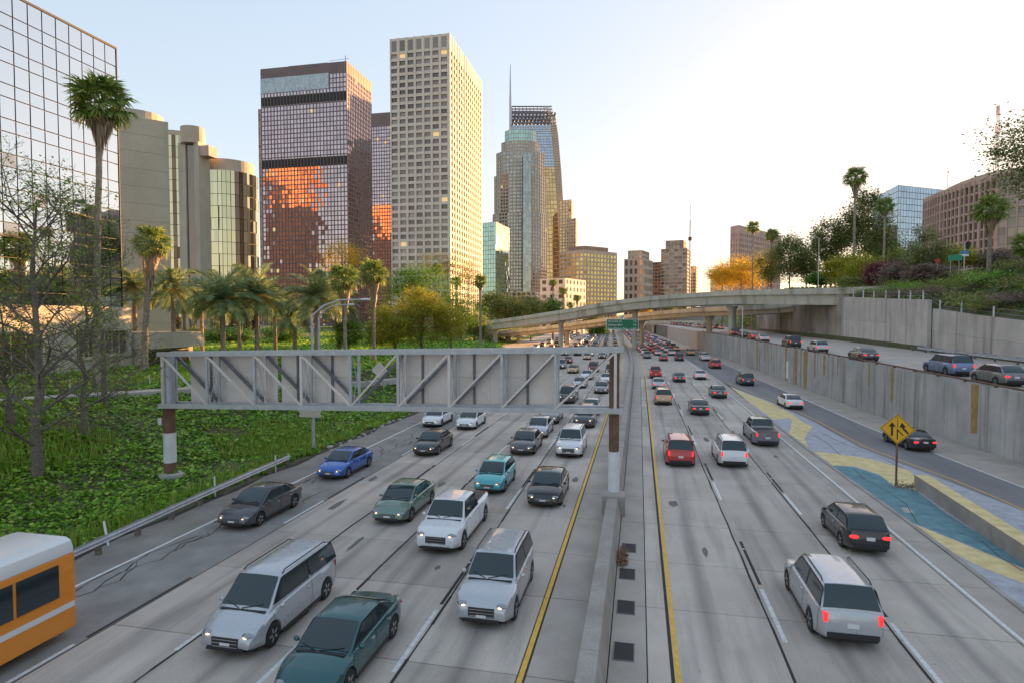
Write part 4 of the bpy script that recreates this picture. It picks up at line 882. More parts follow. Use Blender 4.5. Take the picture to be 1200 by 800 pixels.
# added-lane sign
p = gp(1050, 569); s = thing('merge_sign', 'yellow diamond added-lane sign on a rusty post beside teal gore', 'sign', (p.x, p.y, .0), -R(18))
hc = hz(502, p.x, p.y); hh = (hz(484.5, p.x, p.y)-hz(520, p.x, p.y))/2
MB().box(-.055, .055, -.045, .045, -.05, hc+hh*.6).build('post', M['rust'], s)
def dia(r_, y, z=hc): return [(0, y, z-r_), (r_, y, z), (0, y, z+r_), (-r_, y, z)]
M['sign_y'] = plain('sign_yellow', (.80, .42, .01), .45); M['sign_k'] = plain('sign_black', (.02, .02, .02), .5)
MB().add(dia(hh, -.07)+dia(hh, -.058), [(0,1,2,3),(4,5,6,7),(0,1,5,4),(1,2,6,5),(2,3,7,6),(3,0,4,7)]).build('sign_panel', M['sign_y'], s)
a, b = dia(hh*.95, -.074), dia(hh*.91, -.074); MB().add(a+b, [(i, (i+1)%4, 4+(i+1)%4, 4+i) for i in range(4)]).build('border', M['sign_k'], s)
ar = MB(); k = hh
def P2(*pts): ar.poly([(x*k, -.075, hc+z*k) for x, z in pts])
P2((-.36, -.46), (-.24, -.46), (-.24, .16), (-.36, .16)); P2((-.5, .14), (-.1, .14), (-.3, .44))
P2((-.035, -.68), (.035, -.68), (.035, 0), (-.035, 0)); P2((.0, .02), (.36, -.38), (.31, -.42), (-.03, -.06))
for z in (.12, .30, .48, .66): P2((-.03, z), (.03, z), (.03, z+.1), (-.03, z+.1))
P2((.64, -.2), (.55, -.28), (.30, -.02), (.22, .16), (.34, .2), (.40, .06)); P2((.10, .13), (.48, .16), (.24, .44))
ar.build('arrows', M['sign_k'], s)

# green guide sign in the median
def text_mesh(body, size, mat, parent, loc):
    cu = bpy.data.curves.new('lettering', 'FONT'); cu.body = body; cu.size = size; cu.extrude = .01
    o = bpy.data.objects.new('lettering_src', cu); C.objects.link(o); bpy.context.view_layer.update()
    me = bpy.data.meshes.new_from_object(o.evaluated_get(bpy.context.evaluated_depsgraph_get())); bpy.data.objects.remove(o); me.materials.clear(); me.materials.append(mat)
    t = link('lettering', me, parent, loc); t.rotation_euler = (R(90), 0, 0); return t
def guide_sign(pxl, pxr, yt, yb_, zc, pxpost, label, lines):
    a, b = dep(pxl, zc), dep(pxr, zc); c = (a+b)/2; z1_, z0_ = hz(yt, c.x, c.y), hz(yb_, c.x, c.y); w_ = (b-a).length
    t = thing('guide_sign', label, 'sign', (c.x, c.y, 0), math.atan2(b.y-a.y, b.x-a.x)-YAW*.6)
    MB().box(-w_/2, w_/2, -.06, .06, z0_, z1_).build('sign_panel', plain('sign_green', (.01, .16, .075), .5), t)
    fr = MB(); f_ = .12
    for x0, x1, za, zb_ in ((-w_/2, w_/2, z0_, z0_+f_), (-w_/2, w_/2, z1_-f_, z1_), (-w_/2, -w_/2+f_, z0_+f_, z1_-f_), (w_/2-f_, w_/2, z0_+f_, z1_-f_)): fr.box(x0, x1, -.075, -.065, za, zb_)
    fr.build('border', M['white_paint'], t); H_ = z1_-z0_; wt = plain('sign_white', (.8, .8, .8), .5)
    for i, (l_, r_) in enumerate(lines):
        n = len(lines); sz = H_/n*.74; zz = z1_-H_*(i+.82)/n-.04
        text_mesh(l_, sz, wt, t, (-w_/2+.4, -.08, zz)); text_mesh(r_, sz, wt, t, (w_/2-.4-.5*sz*len(r_), -.08, zz)) if r_ else None
    q = dep(pxpost, zc); MB().tube([(q.x-c.x, 1.0, -.0), (q.x-c.x, 1.0, z1_+1)], .55, 12).build('post', M['bridge_conc'], t, smooth=True, sharp=40)
    MB().box(q.x-c.x-1.2, q.x-c.x+1.2, .06, .9, z0_+.4, z1_-.4).build('bracket', M['dark_steel'], t); return t
guide_sign(711, 748, 374, 386.5, 168, 729, 'large green freeway guide sign hung on the median column', [('4th & 6th Sts', '1/4'), ('Olympic Blvd', '3/4'), ('Santa Monica Fwy', '1 3/4')])
guide_sign(760, 769, 379.5, 385, 330, 764.5, 'small far green guide sign over the outbound lanes', [('9th St', ''), ('EXIT', '')]) if 0 else None

# ------------------------------------------------------------------ vehicles
def rowY(X, row, z=0.0):
    lo, hi = 2.0, 1500.0
    for _ in range(50):
        m_ = (lo+hi)/2; f = _Rm.transposed() @ Vector((X+off(m_), m_, z-CAMZ)); r_ = 400+f.y/f.z*FPX if f.z < 0 else 1e9
        if r_ > row: lo = m_
        else: hi = m_
    return lo
M['tyre'] = plain('tyre', (.02, .02, .021), .85); M['rim'] = plain('rim', (.42, .42, .44), .35, .8); M['car_glass'] = plain('car_glass', (.025, .04, .045), .05, 0, coat=.3)
M['lens'] = plain('lamp_lens', (.30, .31, .33), .08, .5, coat=.6); M['trim'] = plain('dark_trim', (.025, .025, .027), .5); M['plate'] = plain('plate', (.7, .7, .72), .5); M['chrome'] = plain('chrome', (.6, .6, .62), .2, .9)
M['headlight'] = plain('headlight_on', (.8, .75, .65), .2, 0, (1, .55, .2), .75); M['taillight'] = plain('taillight_on', (.5, .02, .02), .3, 0, (1, .03, .03), .28); M['tail_off'] = plain('taillight', (.35, .015, .015), .25)
PAINT = {}
for n_, c_ in dict(white=(.74, .74, .76), silver=(.48, .49, .52), grey=(.20, .20, .215), charcoal=(.075, .075, .085), black=(.018, .018, .022), red=(.50, .025, .025), maroon=(.16, .02, .025), blue=(.025, .12, .46), steelblue=(.17, .24, .42), teal=(.10, .44, .48), darkteal=(.015, .09, .10), tan=(.52, .36, .22), gold=(.42, .29, .10), greenish=(.16, .24, .20)).items():
    m_ = plain('paint_'+n_, c_, .32, .35 if n_ not in ('white', 'red', 'black') else .0, coat=.7); nt = m_.node_tree; b_ = nt.nodes['Principled BSDF']
    tc = nt.nodes.new('ShaderNodeTexCoord'); sp_ = nt.nodes.new('ShaderNodeSeparateXYZ'); nt.links.new(tc.outputs['Object'], sp_.inputs[0])   # road dust clings to the lower body
    ad_ = nt.nodes.new('ShaderNodeMath'); ad_.operation = 'MULTIPLY_ADD'; ad_.inputs[1].default_value = .35; nt.links.new(noise(nt, 5, 6), ad_.inputs[0]); nt.links.new(sp_.outputs[2], ad_.inputs[2])
    dirt = ramp(nt, ad_.outputs[0], [(.38, (.6, .6, .6)), (.68, (0, 0, 0))]); nt.links.new(mixc(nt, dirt, c_, (.16, .14, .12)), b_.inputs['Base Color'])
    nt.links.new(ramp(nt, noise(nt, 3, 5), [(.3, (.22, .22, .22)), (.7, (.42, .42, .42))]), b_.inputs['Roughness']); nt.links.new(ramp(nt, ad_.outputs[0], [(.35, (.1, .1, .1)), (.7, (.8, .8, .8))]), b_.inputs['Coat Weight']); PAINT[n_] = m_
SPEC = {  # L, W, deck(y,z) rear->front, cabin yd yc yb ya, roof, sill
 'sedan': dict(L=4.75, W=1.82, deck=[(-2.37, .62), (-2.3, .93), (-1.6, 1.0), (-.5, .97), (.95, .95), (1.5, .90), (2.05, .78), (2.33, .58), (2.37, .5)], cab=(-1.75, -.85, .35, 1.3), roof=1.45, r=.33),
 'hatch': dict(L=4.3, W=1.76, deck=[(-2.15, .60), (-2.08, .98), (-1.5, 1.02), (-.5, 1.0), (.95, .98), (1.45, .93), (1.9, .80), (2.12, .60), (2.15, .5)], cab=(-2.0, -1.35, .35, 1.25), roof=1.52, r=.32),
 'suv': dict(L=4.8, W=1.92, deck=[(-2.4, .65), (-2.36, 1.1), (-1.6, 1.13), (-.5, 1.12), (.95, 1.1), (1.5, 1.05), (2.1, .95), (2.36, .70), (2.4, .55)], cab=(-2.28, -1.85, .45, 1.2), roof=1.78, r=.37),
 'pickup': dict(L=5.7, W=1.98, deck=[(-2.85, .70), (-2.82, 1.12), (-1.9, 1.13), (-.5, 1.13), (1.2, 1.12), (1.8, 1.10), (2.55, 1.0), (2.82, .75), (2.85, .6)], cab=(-.75, -.45, 1.0, 1.7), roof=1.83, r=.39),
 'van': dict(L=5.0, W=1.95, deck=[(-2.5, .65), (-2.46, 1.1), (-1.6, 1.12), (-.5, 1.12), (1.2, 1.08), (1.75, 1.0), (2.25, .82), (2.46, .62), (2.5, .5)], cab=(-2.4, -2.1, .75, 1.65), roof=1.82, r=.35)}
def car_parts(kind):
    sp = SPEC[kind]; L, W, r_ = sp['L'], sp['W'], sp['r']; dy = np.array(sp['deck']); yd, yc, yb_, ya = sp['cab']; roof = sp['roof']; hl = L/2
    wy = (hl-.92, -hl+.95 if kind != 'pickup' else -hl+1.15); Ra = r_+.055
    deck = lambda y: float(np.interp(y, dy[:, 0], dy[:, 1]))
    def hw(y):
        e = max(0, (abs(y)-(hl-.7))/.7); return W/2*(1-.20*e**2.2)
    def zbot(y):
        z = .24+.10*max(0, (abs(y)-(hl-.5))/.5)
        for c in wy:
            if abs(y-c) < Ra: z = max(z, r_-.02+math.sqrt(Ra*Ra-(y-c)**2))
        return min(z, deck(y)-.12)
    ys = sorted(set([round(v_, 3) for v_ in list(np.linspace(-hl, hl, 22))+[-hl+.03, -hl+.1, hl-.03, hl-.1, yd, ya]+[c+s*Ra*f_ for c in wy for s in (-1, 1) for f_ in (0, .35, .65, .85, .96, 1.0, 1.03)]]))
    B = MB(); secs = []
    for y in ys:
        h, zb_, zd = hw(y), zbot(y), deck(y); q = zd-zb_
        half = [(h*.95, zb_), (h, zb_+min(.05, q*.2)), (h*1.0, zb_+q*.45), (h*.985, zb_+q*.72), (h*.945, zd-.05), (h*.86, zd-.004), (h*.45, zd+.022), (0, zd+.03)]
        secs.append([(x, y, z) for x, z in half]+[(-x, y, z) for x, z in half[-2::-1]])
    n = len(secs[0]); vs = [p for s in secs for p in s]
    fs = [(i*n+k, i*n+(k+1)%n, (i+1)*n+(k+1)%n, (i+1)*n+k) for i in range(len(secs)-1) for k in range(n)]+[tuple(range(n)), tuple((len(secs)-1)*n+k for k in range(n))]
    B.add(vs, fs)
    # greenhouse
    cy = sorted(set(list(np.linspace(yd, yc, 5))+list(np.linspace(yc, yb_, 6))+list(np.linspace(yb_, ya, 6))))
    zr = lambda y: float(np.interp(y, [yd, yd+(yc-yd)*.5, yc, (yc+yb_)/2, yb_, yb_+(ya-yb_)*.5, ya], [deck(yd)+.0, deck(yd)+(roof-deck(yd))*.56, roof-.03, roof, roof-.02, deck(ya)+(roof-deck(ya))*.53, deck(ya)+.0]))
    wb_ = W/2*.90
    def wt(y): return wb_-.24*max(0, zr(y)-deck(y))-.01
    S_ = []
    for y in cy:
        zd, z = deck(y)-.03, zr(y); t_ = wt(y)
        half = [(wb_, zd), (wb_-.24*max(.0, (z-zd)*.5), zd+(z-zd)*.5), (t_+.01, max(zd, z-.06)), (t_-.06, z-.012), (t_*.5, z+.012), (0, z+.02)]
        S_.append([(x, y, zz) for x, zz in half]+[(-x, y, zz) for x, zz in half[-2::-1]])
    n2 = len(S_[0]); B.add([p for s in S_ for p in s], [(i*n2+k, i*n2+k+1, (i+1)*n2+k+1, (i+1)*n2+k) for i in range(len(S_)-1) for k in range(n2-1)]+[tuple(range(n2)), tuple((len(S_)-1)*n2+k for k in range(n2))])
    parts = [('body', B, None, (0, 0, 0))]
    def top_patch(y0, y1, sgn):
        mb = MB(); rows_ = []
        for i in range(5):
            y = y0+(y1-y0)*i/4; t_ = wt(y)-.05; z = zr(y)+.012; rows_.append([(x*t_, y+sgn*.014, z+.018*(1-x*x)) for x in (-1, -.5, 0, .5, 1)])
        v_ = [p for r2 in rows_ for p in r2]; mb.add(v_, [(i*5+k, i*5+k+1, i*5+6+k, i*5+5+k) for i in range(4) for k in range(4)]); return mb
    parts.append(('windshield', top_patch(ya-.10, yb_+.06, 1), 'car_glass', (0, 0, 0)))
    parts.append(('rear_window', top_patch(yd+.06 if kind in ('sedan', 'hatch', 'pickup') else yd+.03, yc-.02, -1), 'car_glass', (0, 0, 0)))
    def side(s, y0, y1, lean0, lean1, o_=.016, gr_=0):
        zb_ = deck((y0+y1)/2)+.05-gr_; mb = MB(); zt_ = roof-.11+gr_*.8
        pts = [(y0, zb_), (y1, zb_), (y1-lean1, zt_), (y0+lean0, zt_)]; out = []
        for y, z in pts: out.append((s*(wb_-.24*(z-(deck(y)-.03))+o_), y, z))
        return mb.add(out, [(0, 1, 2, 3)])
    bp = (yb_+yc)/2+.05
    for s in (-1, 1):
        if kind == 'pickup': parts.append(('side_window', side(s, yd+.12, bp-.04, .12, 0), 'car_glass', (0, 0, 0)))
        else: parts.append(('side_window', side(s, yc-.28 if kind in ('suv', 'van') else yc-.35, bp-.05, .12 if kind in ('suv', 'van') else .38, 0), 'car_glass', (0, 0, 0)))
        parts.append(('side_window', side(s, bp+.05, ya-.32, 0, (ya-yb_)*.66), 'car_glass', (0, 0, 0)))
        parts.append(('mirror', MB().ell((s*(W/2+.06), ya-.42, deck(ya)+.08), .10, .07, .075, 8, 5), None, (0, 0, 0)))
        zf = deck(hl-.18); parts.append(('lamp_housing', MB().ell((s*W*.33, hl-.20, zf-.085), .21, .17, .085, 12, 6), 'lens', (0, 0, 0)))
        parts.append(('headlight', MB().ell((s*W*.315, hl-.125, zf-.105), .10, .10, .058, 10, 6), 'headlight', (0, 0, 0)))
        parts.append(('window_trim', side(s, (yd+.08 if kind == 'pickup' else yc-.34 if kind in ('suv', 'van') else yc-.44), ya-.24, .14 if kind in ('suv', 'van', 'pickup') else .40, (ya-yb_)*.66, .009, .025), 'trim', (0, 0, 0)))
        zr_ = deck(-hl+.05)
        if kind in ('suv', 'van', 'pickup'): parts.append(('taillight', MB().box(s*W*.39-.055, s*W*.39+.055, -hl-.012, -hl+.16, zr_-.30, zr_-.04), 'taillight', (0, 0, 0)))
        else: parts.append(('taillight', MB().ell((s*W*.34, -hl+.08, zr_-.10), .20, .10, .085, 10, 6), 'taillight', (0, 0, 0)))
        for c in wy: parts.append(('wheel', None, None, (s*(W/2-.11), c, r_)))
    for s in (-1, 1):                         # shut lines, handles, sill
        q_ = MB()
        for y in ((bp, ya-.12, yc-.25) if kind != 'pickup' else (yd+.1, ya-.12)):
            zs = [zbot(y)+.06, zbot(y)+(deck(y)-zbot(y))*.45, zbot(y)+(deck(y)-zbot(y))*.72, deck(y)-.05]; xs = [hw(y), hw(y), hw(y)*.985, hw(y)*.945]
            for i in range(3): q_.quad((s*(xs[i]+.004), y-.008, zs[i]), (s*(xs[i]+.004), y+.008, zs[i]), (s*(xs[i+1]+.004), y+.008, zs[i+1]), (s*(xs[i+1]+.004), y-.008, zs[i+1]))
        parts.append(('shut_lines', q_, 'trim', (0, 0, 0)))
        for y in ((bp+.14, bp-.95) if kind != 'pickup' else (yd+.3,)): parts.append(('door_handle', MB().box(min(s*(hw(y)*.985-.01), s*(hw(y)*.985+.022)), max(s*(hw(y)*.985-.01), s*(hw(y)*.985+.022)), y, y+.17, deck(y)-.21, deck(y)-.175), 'chrome', (0, 0, 0)))
        parts.append(('sill_trim', MB().box(min(s*(W/2-.05), s*(W/2+.012)), max(s*(W/2-.05), s*(W/2+.012)), wy[1]+Ra+.02, wy[0]-Ra-.02, .20, .31), 'trim', (0, 0, 0)))
        if kind in ('suv', 'van'): parts.append(('roof_rail', MB().tube([(s*(wt(yc)-.02), yc+.1, roof-.02), (s*(wt(yc)-.03), yc+.25, roof+.05), (s*(wt(yb_)-.03), yb_-.25, roof+.055), (s*(wt(yb_)-.02), yb_-.1, roof-.02)], .02, 6), 'trim', (0, 0, 0)))
        parts.append(('wiper', MB().bar((s*.05+.12, ya-.02, zr(ya-.02)+.045), (s*.05+.55*s, ya-.14, zr(ya-.14)+.05), .018), 'trim', (0, 0, 0)))
        parts.append(('fog_lamp', MB().ell((s*W*.36, hl-.10, .42), .09, .08, .05, 8, 5), 'chrome', (0, 0, 0)))
    parts.append(('cowl', MB().box(-wb_*.86, wb_*.86, ya-.06, ya+.05, deck(ya)+.005, deck(ya)+.04), 'trim', (0, 0, 0)))
    zf = deck(hl-.1)
    for i in range(3): zz_ = (zf-.20 if kind in ('sedan', 'hatch') else zf-.32)+i*(.05 if kind in ('sedan', 'hatch') else .1); parts.append(('grille_bar', MB().box(-W*.21, W*.21, hl+.008, hl+.02, zz_, zz_+.02), 'chrome', (0, 0, 0)))
    parts.append(('grille', MB().box(-W*.22, W*.22, hl-.10, hl+.012, zf-.22 if kind in ('sedan', 'hatch') else zf-.34, zf-.06), 'trim', (0, 0, 0)))
    parts.append(('air_intake', MB().box(-W*.30, W*.30, hl-.10, hl+.010, .27, .36), 'trim', (0, 0, 0)))
    parts.append(('front_lip', MB().box(-W*.33, W*.33, hl-.22, hl-.02, .225, .27), 'trim', (0, 0, 0)))
    parts.append(('license_plate', MB().box(-.16, .16, hl+.0, hl+.022, .40, .48), 'plate', (0, 0, 0)))
    parts.append(('license_plate', MB().box(-.16, .16, -hl-.022, -hl+.03, .66, .79), 'plate', (0, 0, 0)))
    parts.append(('rear_bumper', MB().box(-W*.37, W*.37, -hl-.03, -hl+.12, .34, .50), 'trim', (0, 0, 0)))
    parts.append(('light_block_plate', MB().box(-W*.40, W*.40, -hl+.25, hl-.25, .15, .42), 'trim', (0, 0, 0)))  # added plate that blocks light under the car for darker contact shade
    if kind == 'pickup': parts.append(('cargo_bed', MB().box(-W*.38, W*.38, -hl+.12, yd-.12, 1.14, 1.165), 'trim', (0, 0, 0)))
    return parts
WHEEL = {}
def wheel_mesh(r_):
    if r_ not in WHEEL:
        t_ = MB().lathe([(r_*.62, -.11), (r_*.93, -.11), (r_, -.08), (r_, .08), (r_*.93, .11), (r_*.62, .11)], 20, 'x').mesh('tyre', M['tyre'], True, 40)
        m_ = MB(); m_.lathe([(r_*.62, -.10), (r_*.60, -.085), (r_*.12, -.10), (r_*.10, .10), (r_*.60, .085), (r_*.62, .10)], 20, 'x'); 
        for k in range(5):
            a_ = 2*math.pi*k/5; 
            for s in (-1, 1): m_.bar((s*.105, .06*math.cos(a_), .06*math.sin(a_)), (s*.10, r_*.6*math.cos(a_), r_*.6*math.sin(a_)), .07, .02, up=(1, 0, 0))
        WHEEL[r_] = (t_, m_.mesh('rim', M['rim'], True, 40))
    return WHEEL[r_]
KIND = {}
def car_kind(kind):
    if kind not in KIND:
        out = []
        for nm, mb, mt, loc in car_parts(kind):
            me = None if mb is None else mb.mesh(nm, M[mt] if mt else PAINT['white'], True, 38); out.append((nm, me, mt, loc))
        KIND[kind] = out
    return KIND[kind]
FAR = {}
def far_kind(kind):                           # one mesh for cars too small to show their parts
    if kind not in FAR:
        A = MB()
        for nm, mb, mt, loc in car_parts(kind):
            if mb is None: A.lathe([(SPEC[kind]['r'], -.1), (SPEC[kind]['r'], .1)], 10, 'x', loc, 2); continue
            mi = {None: 0, 'car_glass': 1, 'trim': 2, 'plate': 2, 'chrome': 2, 'lens': 2, 'headlight': 3, 'taillight': 4}[mt]
            if nm in ('mirror', 'license_plate', 'air_intake', 'wiper', 'shut_lines', 'door_handle', 'roof_rail', 'grille_bar', 'fog_lamp', 'cowl', 'lamp_housing', 'window_trim'): continue
            A.add(mb.v, mb.f, mi)
        FAR[kind] = A.mesh('far_car', [PAINT['white'], M['car_glass'], M['trim'], M['headlight'], M['taillight']], True, 38)
    return FAR[kind]
CARS = []
def put_car(kind, col, label, X, Y, head, z=0.0, group=None, lights=True, far=False, pitch=0):
    nm = {'sedan': 'sedan', 'hatch': 'hatchback', 'suv': 'sport_utility_car', 'pickup': 'pickup_truck', 'van': 'minivan'}[kind]
    cat = {'pickup': 'pickup', 'van': 'van'}.get(kind, 'car'); CARS.append((X, Y))
    if far:
        o = link(nm, far_kind(kind), None, (X, Y, z+.008), head); o.material_slots[0].link = 'OBJECT'; o.material_slots[0].material = PAINT[col]; return tag(o, label, cat, group)
    t = thing(nm, label, cat, (X, Y, z+.008), head, group); t.rotation_euler.x = pitch
    for pn, me, mt, loc in car_kind(kind):
        if pn == 'wheel':
            ty, rm = wheel_mesh(SPEC[kind]['r']); w_ = link('wheel', ty, t, loc); link('rim', rm, w_); continue
        o = link(pn, me, t, loc)
        if mt is None: o.material_slots[0].link = 'OBJECT'; o.material_slots[0].material = PAINT[col]
        elif pn == 'taillight' and not lights: o.material_slots[0].link = 'OBJECT'; o.material_slots[0].material = M['tail_off']
    return t
LL = {1: -4.8, 2: -8.2, 3: -11.6, 4: -14.95, 5: -18.35}; RL = {1: 2.75, 2: 6.15, 3: 9.75}
def hd(Y): return math.atan(-(off(Y+2)-off(Y-2))/4)
GL, GR_, GU = 'cars coming toward the gantry', 'cars driving away past the merge', 'cars on the upper road'
def oncoming(lane, row, kind, col, label, dx=0, far=False, group=GL):
    Xl = LL[lane]+dx; Y = rowY(Xl, row)+SPEC[kind]['L']/2; return put_car(kind, col, label, Xl+off(Y), Y, math.pi+hd(Y), 0, group, False, far)
def leaving(lane, row, kind, col, label, dx=0, far=False, group=GR_):
    Xl = RL[lane]+dx; Y = rowY(Xl, row)+SPEC[kind]['L']/2; return put_car(kind, col, label, Xl+off(Y), Y, hd(Y), 0, group, True, far)
oncoming(1, 738, 'suv', 'silver', 'silver estate car on the yellow line side, ahead of the black sedan')
oncoming(1, 596, 'sedan', 'black', 'black sedan between the silver estate and the white crossover')
oncoming(1, 537, 'suv', 'white', 'white crossover right of the gantry post, behind the black sedan')
oncoming(1, 502, 'suv', 'charcoal', 'charcoal crossover directly under the gantry truss')
oncoming(1, 487, 'sedan', 'silver', 'silver sedan half hidden by the lower truss chord')
oncoming(2, 650, 'pickup', 'white', 'white pickup truck ahead of the turquoise car')
oncoming(2, 580, 'hatch', 'teal', 'turquoise compact car behind the white pickup')
oncoming(2, 534, 'sedan', 'charcoal', 'dark grey sedan behind the turquoise car')
oncoming(2, 514, 'sedan', 'silver', 'pale silver sedan just behind the dark grey sedan')
oncoming(2, 497, 'sedan', 'grey', 'grey sedan with its roof level with the truss chord')
oncoming(2, 473, 'pickup', 'charcoal', 'dark pickup seen through the right-hand truss bay')
oncoming(3, 616, 'sedan', 'greenish', 'grey-green sedan alone in the third lane left of the white pickup')
oncoming(3, 772, 'van', 'silver', 'silver minivan next to the dark teal sedan')
oncoming(2, 835, 'sedan', 'darkteal', 'dark teal sedan running beside the silver minivan')
oncoming(4, 535, 'sedan', 'black', 'black sedan with headlights between two white cars')
oncoming(4, 504, 'sedan', 'white', 'white sedan emerging below the sign panels in the concrete lane')
oncoming(5, 622, 'sedan', 'charcoal', 'dark sedan in the asphalt lane beside the guardrail end')
oncoming(5, 563, 'sedan', 'blue', 'bright blue sedan in the asphalt lane')
oncoming(5, 501, 'sedan', 'white', 'white sedan in the asphalt lane under the gantry')
# behind the truss, right-hand bay
for lane, row, kind, col, label in ((1, 461.5, 'sedan', 'grey', 'grey sedan left of the gantry post, seen through the truss'), (1, 449.5, 'sedan', 'white', 'white sedan behind the grey one, seen through the truss'), (1, 439.5, 'suv', 'charcoal', 'charcoal crossover queuing behind the white sedan in the median lane'),
    (2, 455, 'sedan', 'silver', 'silver sedan behind the dark pickup, seen through the truss'), (2, 445, 'sedan', 'white', 'white sedan next in line after the silver one in the second lane'), (2, 436, 'suv', 'maroon', 'maroon crossover in the second lane of the queue'), (3, 437.5, 'sedan', 'gold', 'gold sedan with bright headlights in the third lane of the queue'), (3, 421.5, 'hatch', 'tan', 'tan hatchback following the gold sedan')):
    oncoming(lane, row, kind, col, label)
# away from us
leaving(1, 548, 'suv', 'red', 'red crossover beside the yellow line')
leaving(2, 549, 'suv', 'white', 'white crossover alongside the red one')
leaving(3, 524, 'pickup', 'grey', 'grey pickup near the lavender gore paint', -.1)
leaving(3, 652, 'hatch', 'black', 'black hatchback just left of the teal gore paint', -.35)
leaving(2, 762, 'suv', 'silver', 'silver utility car beyond the drain grates with bright tail lamps', .1)
leaving(2, 487, 'sedan', 'black', 'black sedan beyond the white crossover')
leaving(1, 475, 'van', 'tan', 'tan minivan beside the yellow line')
leaving(3, 467, 'sedan', 'charcoal', 'dark sedan at the tip of the yellow gore paint')
leaving(3, 445, 'sedan', 'white', 'white sedan just before the gore tip')
leaving(2, 448, 'sedan', 'charcoal', 'charcoal sedan abreast of the white sedan near the gore tip')
leaving(1, 456, 'sedan', 'silver', 'silver sedan in front of the tan minivan')
leaving(1, 443.5, 'pickup', 'red', 'red pickup in the lane by the median')
leaving(3, 423, 'suv', 'black', 'black utility car approaching the flyover columns')
leaving(2, 423, 'sedan', 'maroon', 'maroon sedan abreast of the black utility car')
leaving(1, 420, 'suv', 'greenish', 'grey-green utility car by the median near the flyover')
def ramp_car(px_, row, kind, col, label):
    p = gp(px_, row); Y = p.y+SPEC[kind]['L']*.5; k_ = (wallX(Y+3)-wallX(Y-3))/6*1.3; return put_car(kind, col, label, p.x+k_*SPEC[kind]['L']*.5, Y, math.atan(-k_), .004, GR_, True)
ramp_car(1085, 530, 'sedan', 'black', 'black sedan on the ramp behind the yellow sign')
ramp_car(933, 480, 'sedan', 'white', 'white sedan on the ramp beside the rust-streaked wall')
ramp_car(877, 452, 'suv', 'charcoal', 'charcoal utility car on the ramp ahead of the white sedan')
ramp_car(840, 432, 'suv', 'red', 'bright red car on the ramp near the flyover column')
ramp_car(828, 423, 'pickup', 'white', 'white pickup on the ramp beyond the bright red car')
ramp_car(810.5, 416.5, 'suv', 'gold', 'gold utility car entering beneath the flyover')
# upper road
def up_car(px_, row, kind, col, label, far=False):
    z = 5.1; 
    for _ in range(6): p = gp(px_, row, z); z = wallTop(p.y)-.02
    k_ = (wallX(p.y+3)-wallX(p.y-3))/6; return put_car(kind, col, label, p.x, p.y+1.5, math.atan(-k_), z, GU, True, far, math.atan((wallTop(p.y+3)-wallTop(p.y-3))/6))
up_car(1120, 440, 'suv', 'steelblue', 'steel blue utility car on the upper road')
up_car(1182, 452, 'hatch', 'grey', 'grey hatchback on the upper road by the guardrail, behind the blue one')
up_car(1017, 423, 'sedan', 'charcoal', 'charcoal sedan on the upper road passing the wall joint')
up_car(962, 413, 'hatch', 'silver', 'silver hatchback on the upper road ahead of the charcoal sedan')
up_car(930, 407, 'suv', 'black', 'black boxy utility car on the upper road')
up_car(895, 400.5, 'sedan', 'silver', 'small silver sedan on the upper road past the lamp')
up_car(885, 398, 'sedan', 'red', 'red sedan on the upper road under the flyover')
up_car(872, 395.5, 'sedan', 'black', 'black sedan on the upper road under the flyover')
up_car(862, 393.5, 'suv', 'maroon', 'maroon utility car on the upper road beyond the flyover column')
# the distant queues
names = {'white': 'white', 'silver': 'silver', 'grey': 'grey', 'charcoal': 'dark grey', 'black': 'black', 'red': 'red', 'tan': 'tan', 'blue': 'blue', 'maroon': 'maroon'}
kn = {'sedan': 'sedan', 'suv': 'utility car', 'hatch': 'hatchback', 'pickup': 'pickup', 'van': 'minivan'}
rc = random.Random(3)
def queue(lane_x, y0, y1, onc, place, grp, step=(9, 17), zf=None):
    Y = y0
    while Y < y1:
        if min((abs(X_-lane_x-off(Y))+abs(Yc_-Y)*.35 for X_, Yc_ in CARS), default=9) > 2.6:
            kind = rc.choice(['sedan', 'sedan', 'suv', 'hatch', 'suv', 'van']); col = rc.choice(['white', 'white', 'silver', 'silver', 'grey', 'charcoal', 'black', 'red', 'tan', 'blue', 'maroon'] if not onc else ['white', 'white', 'silver', 'grey', 'charcoal', 'black', 'tan', 'silver', 'maroon'])
            put_car(kind, col, '%s %s %s, %s' % (names[col], kn[kind], place, zones(Y)), lane_x+off(Y), Y, hd(Y)+(math.pi if onc else 0), zf(Y) if zf else 0, grp, True, True)
        Y += rc.uniform(*step)
def zones(Y): return 'short of the flyover' if Y < 172 else 'beneath the flyover decks' if Y < 235 else 'between flyover and far overpass' if Y < 385 else 'past the far overpass'
for ln, nm_ in ((1, 'oncoming lane beside the median barrier'), (2, 'second oncoming lane'), (3, 'middle oncoming lane')): queue(LL[ln], 150, 440, True, 'in the '+nm_, 'distant oncoming queue', (9, 15))
for ln, nm_ in ((4, 'fourth oncoming lane'), (5, 'outer oncoming lane by the bank')): queue(LL[ln], 118, 400, True, 'in the '+nm_, 'distant oncoming queue', (14, 28))
for x in (-25, -30): queue(x, 190, 380, True, 'on the side roadway', 'cars on the side roadway', (18, 40))
for ln, nm_ in ((1, 'outbound lane beside the median barrier'), (2, 'middle outbound lane'), (3, 'third outbound lane')): queue(RL[ln], 166, 440, False, 'in the '+nm_, 'distant outbound queue', (9, 15))
queue(13.4, 190, 440, False, 'in the outbound lane under the ramp wall', 'distant outbound queue', (10, 18))
for x in (30, 34): queue(x, 235, 400, False, 'on the upper road', 'distant cars on the upper road', (9, 18), lambda Y: wallTop(Y)-.02)

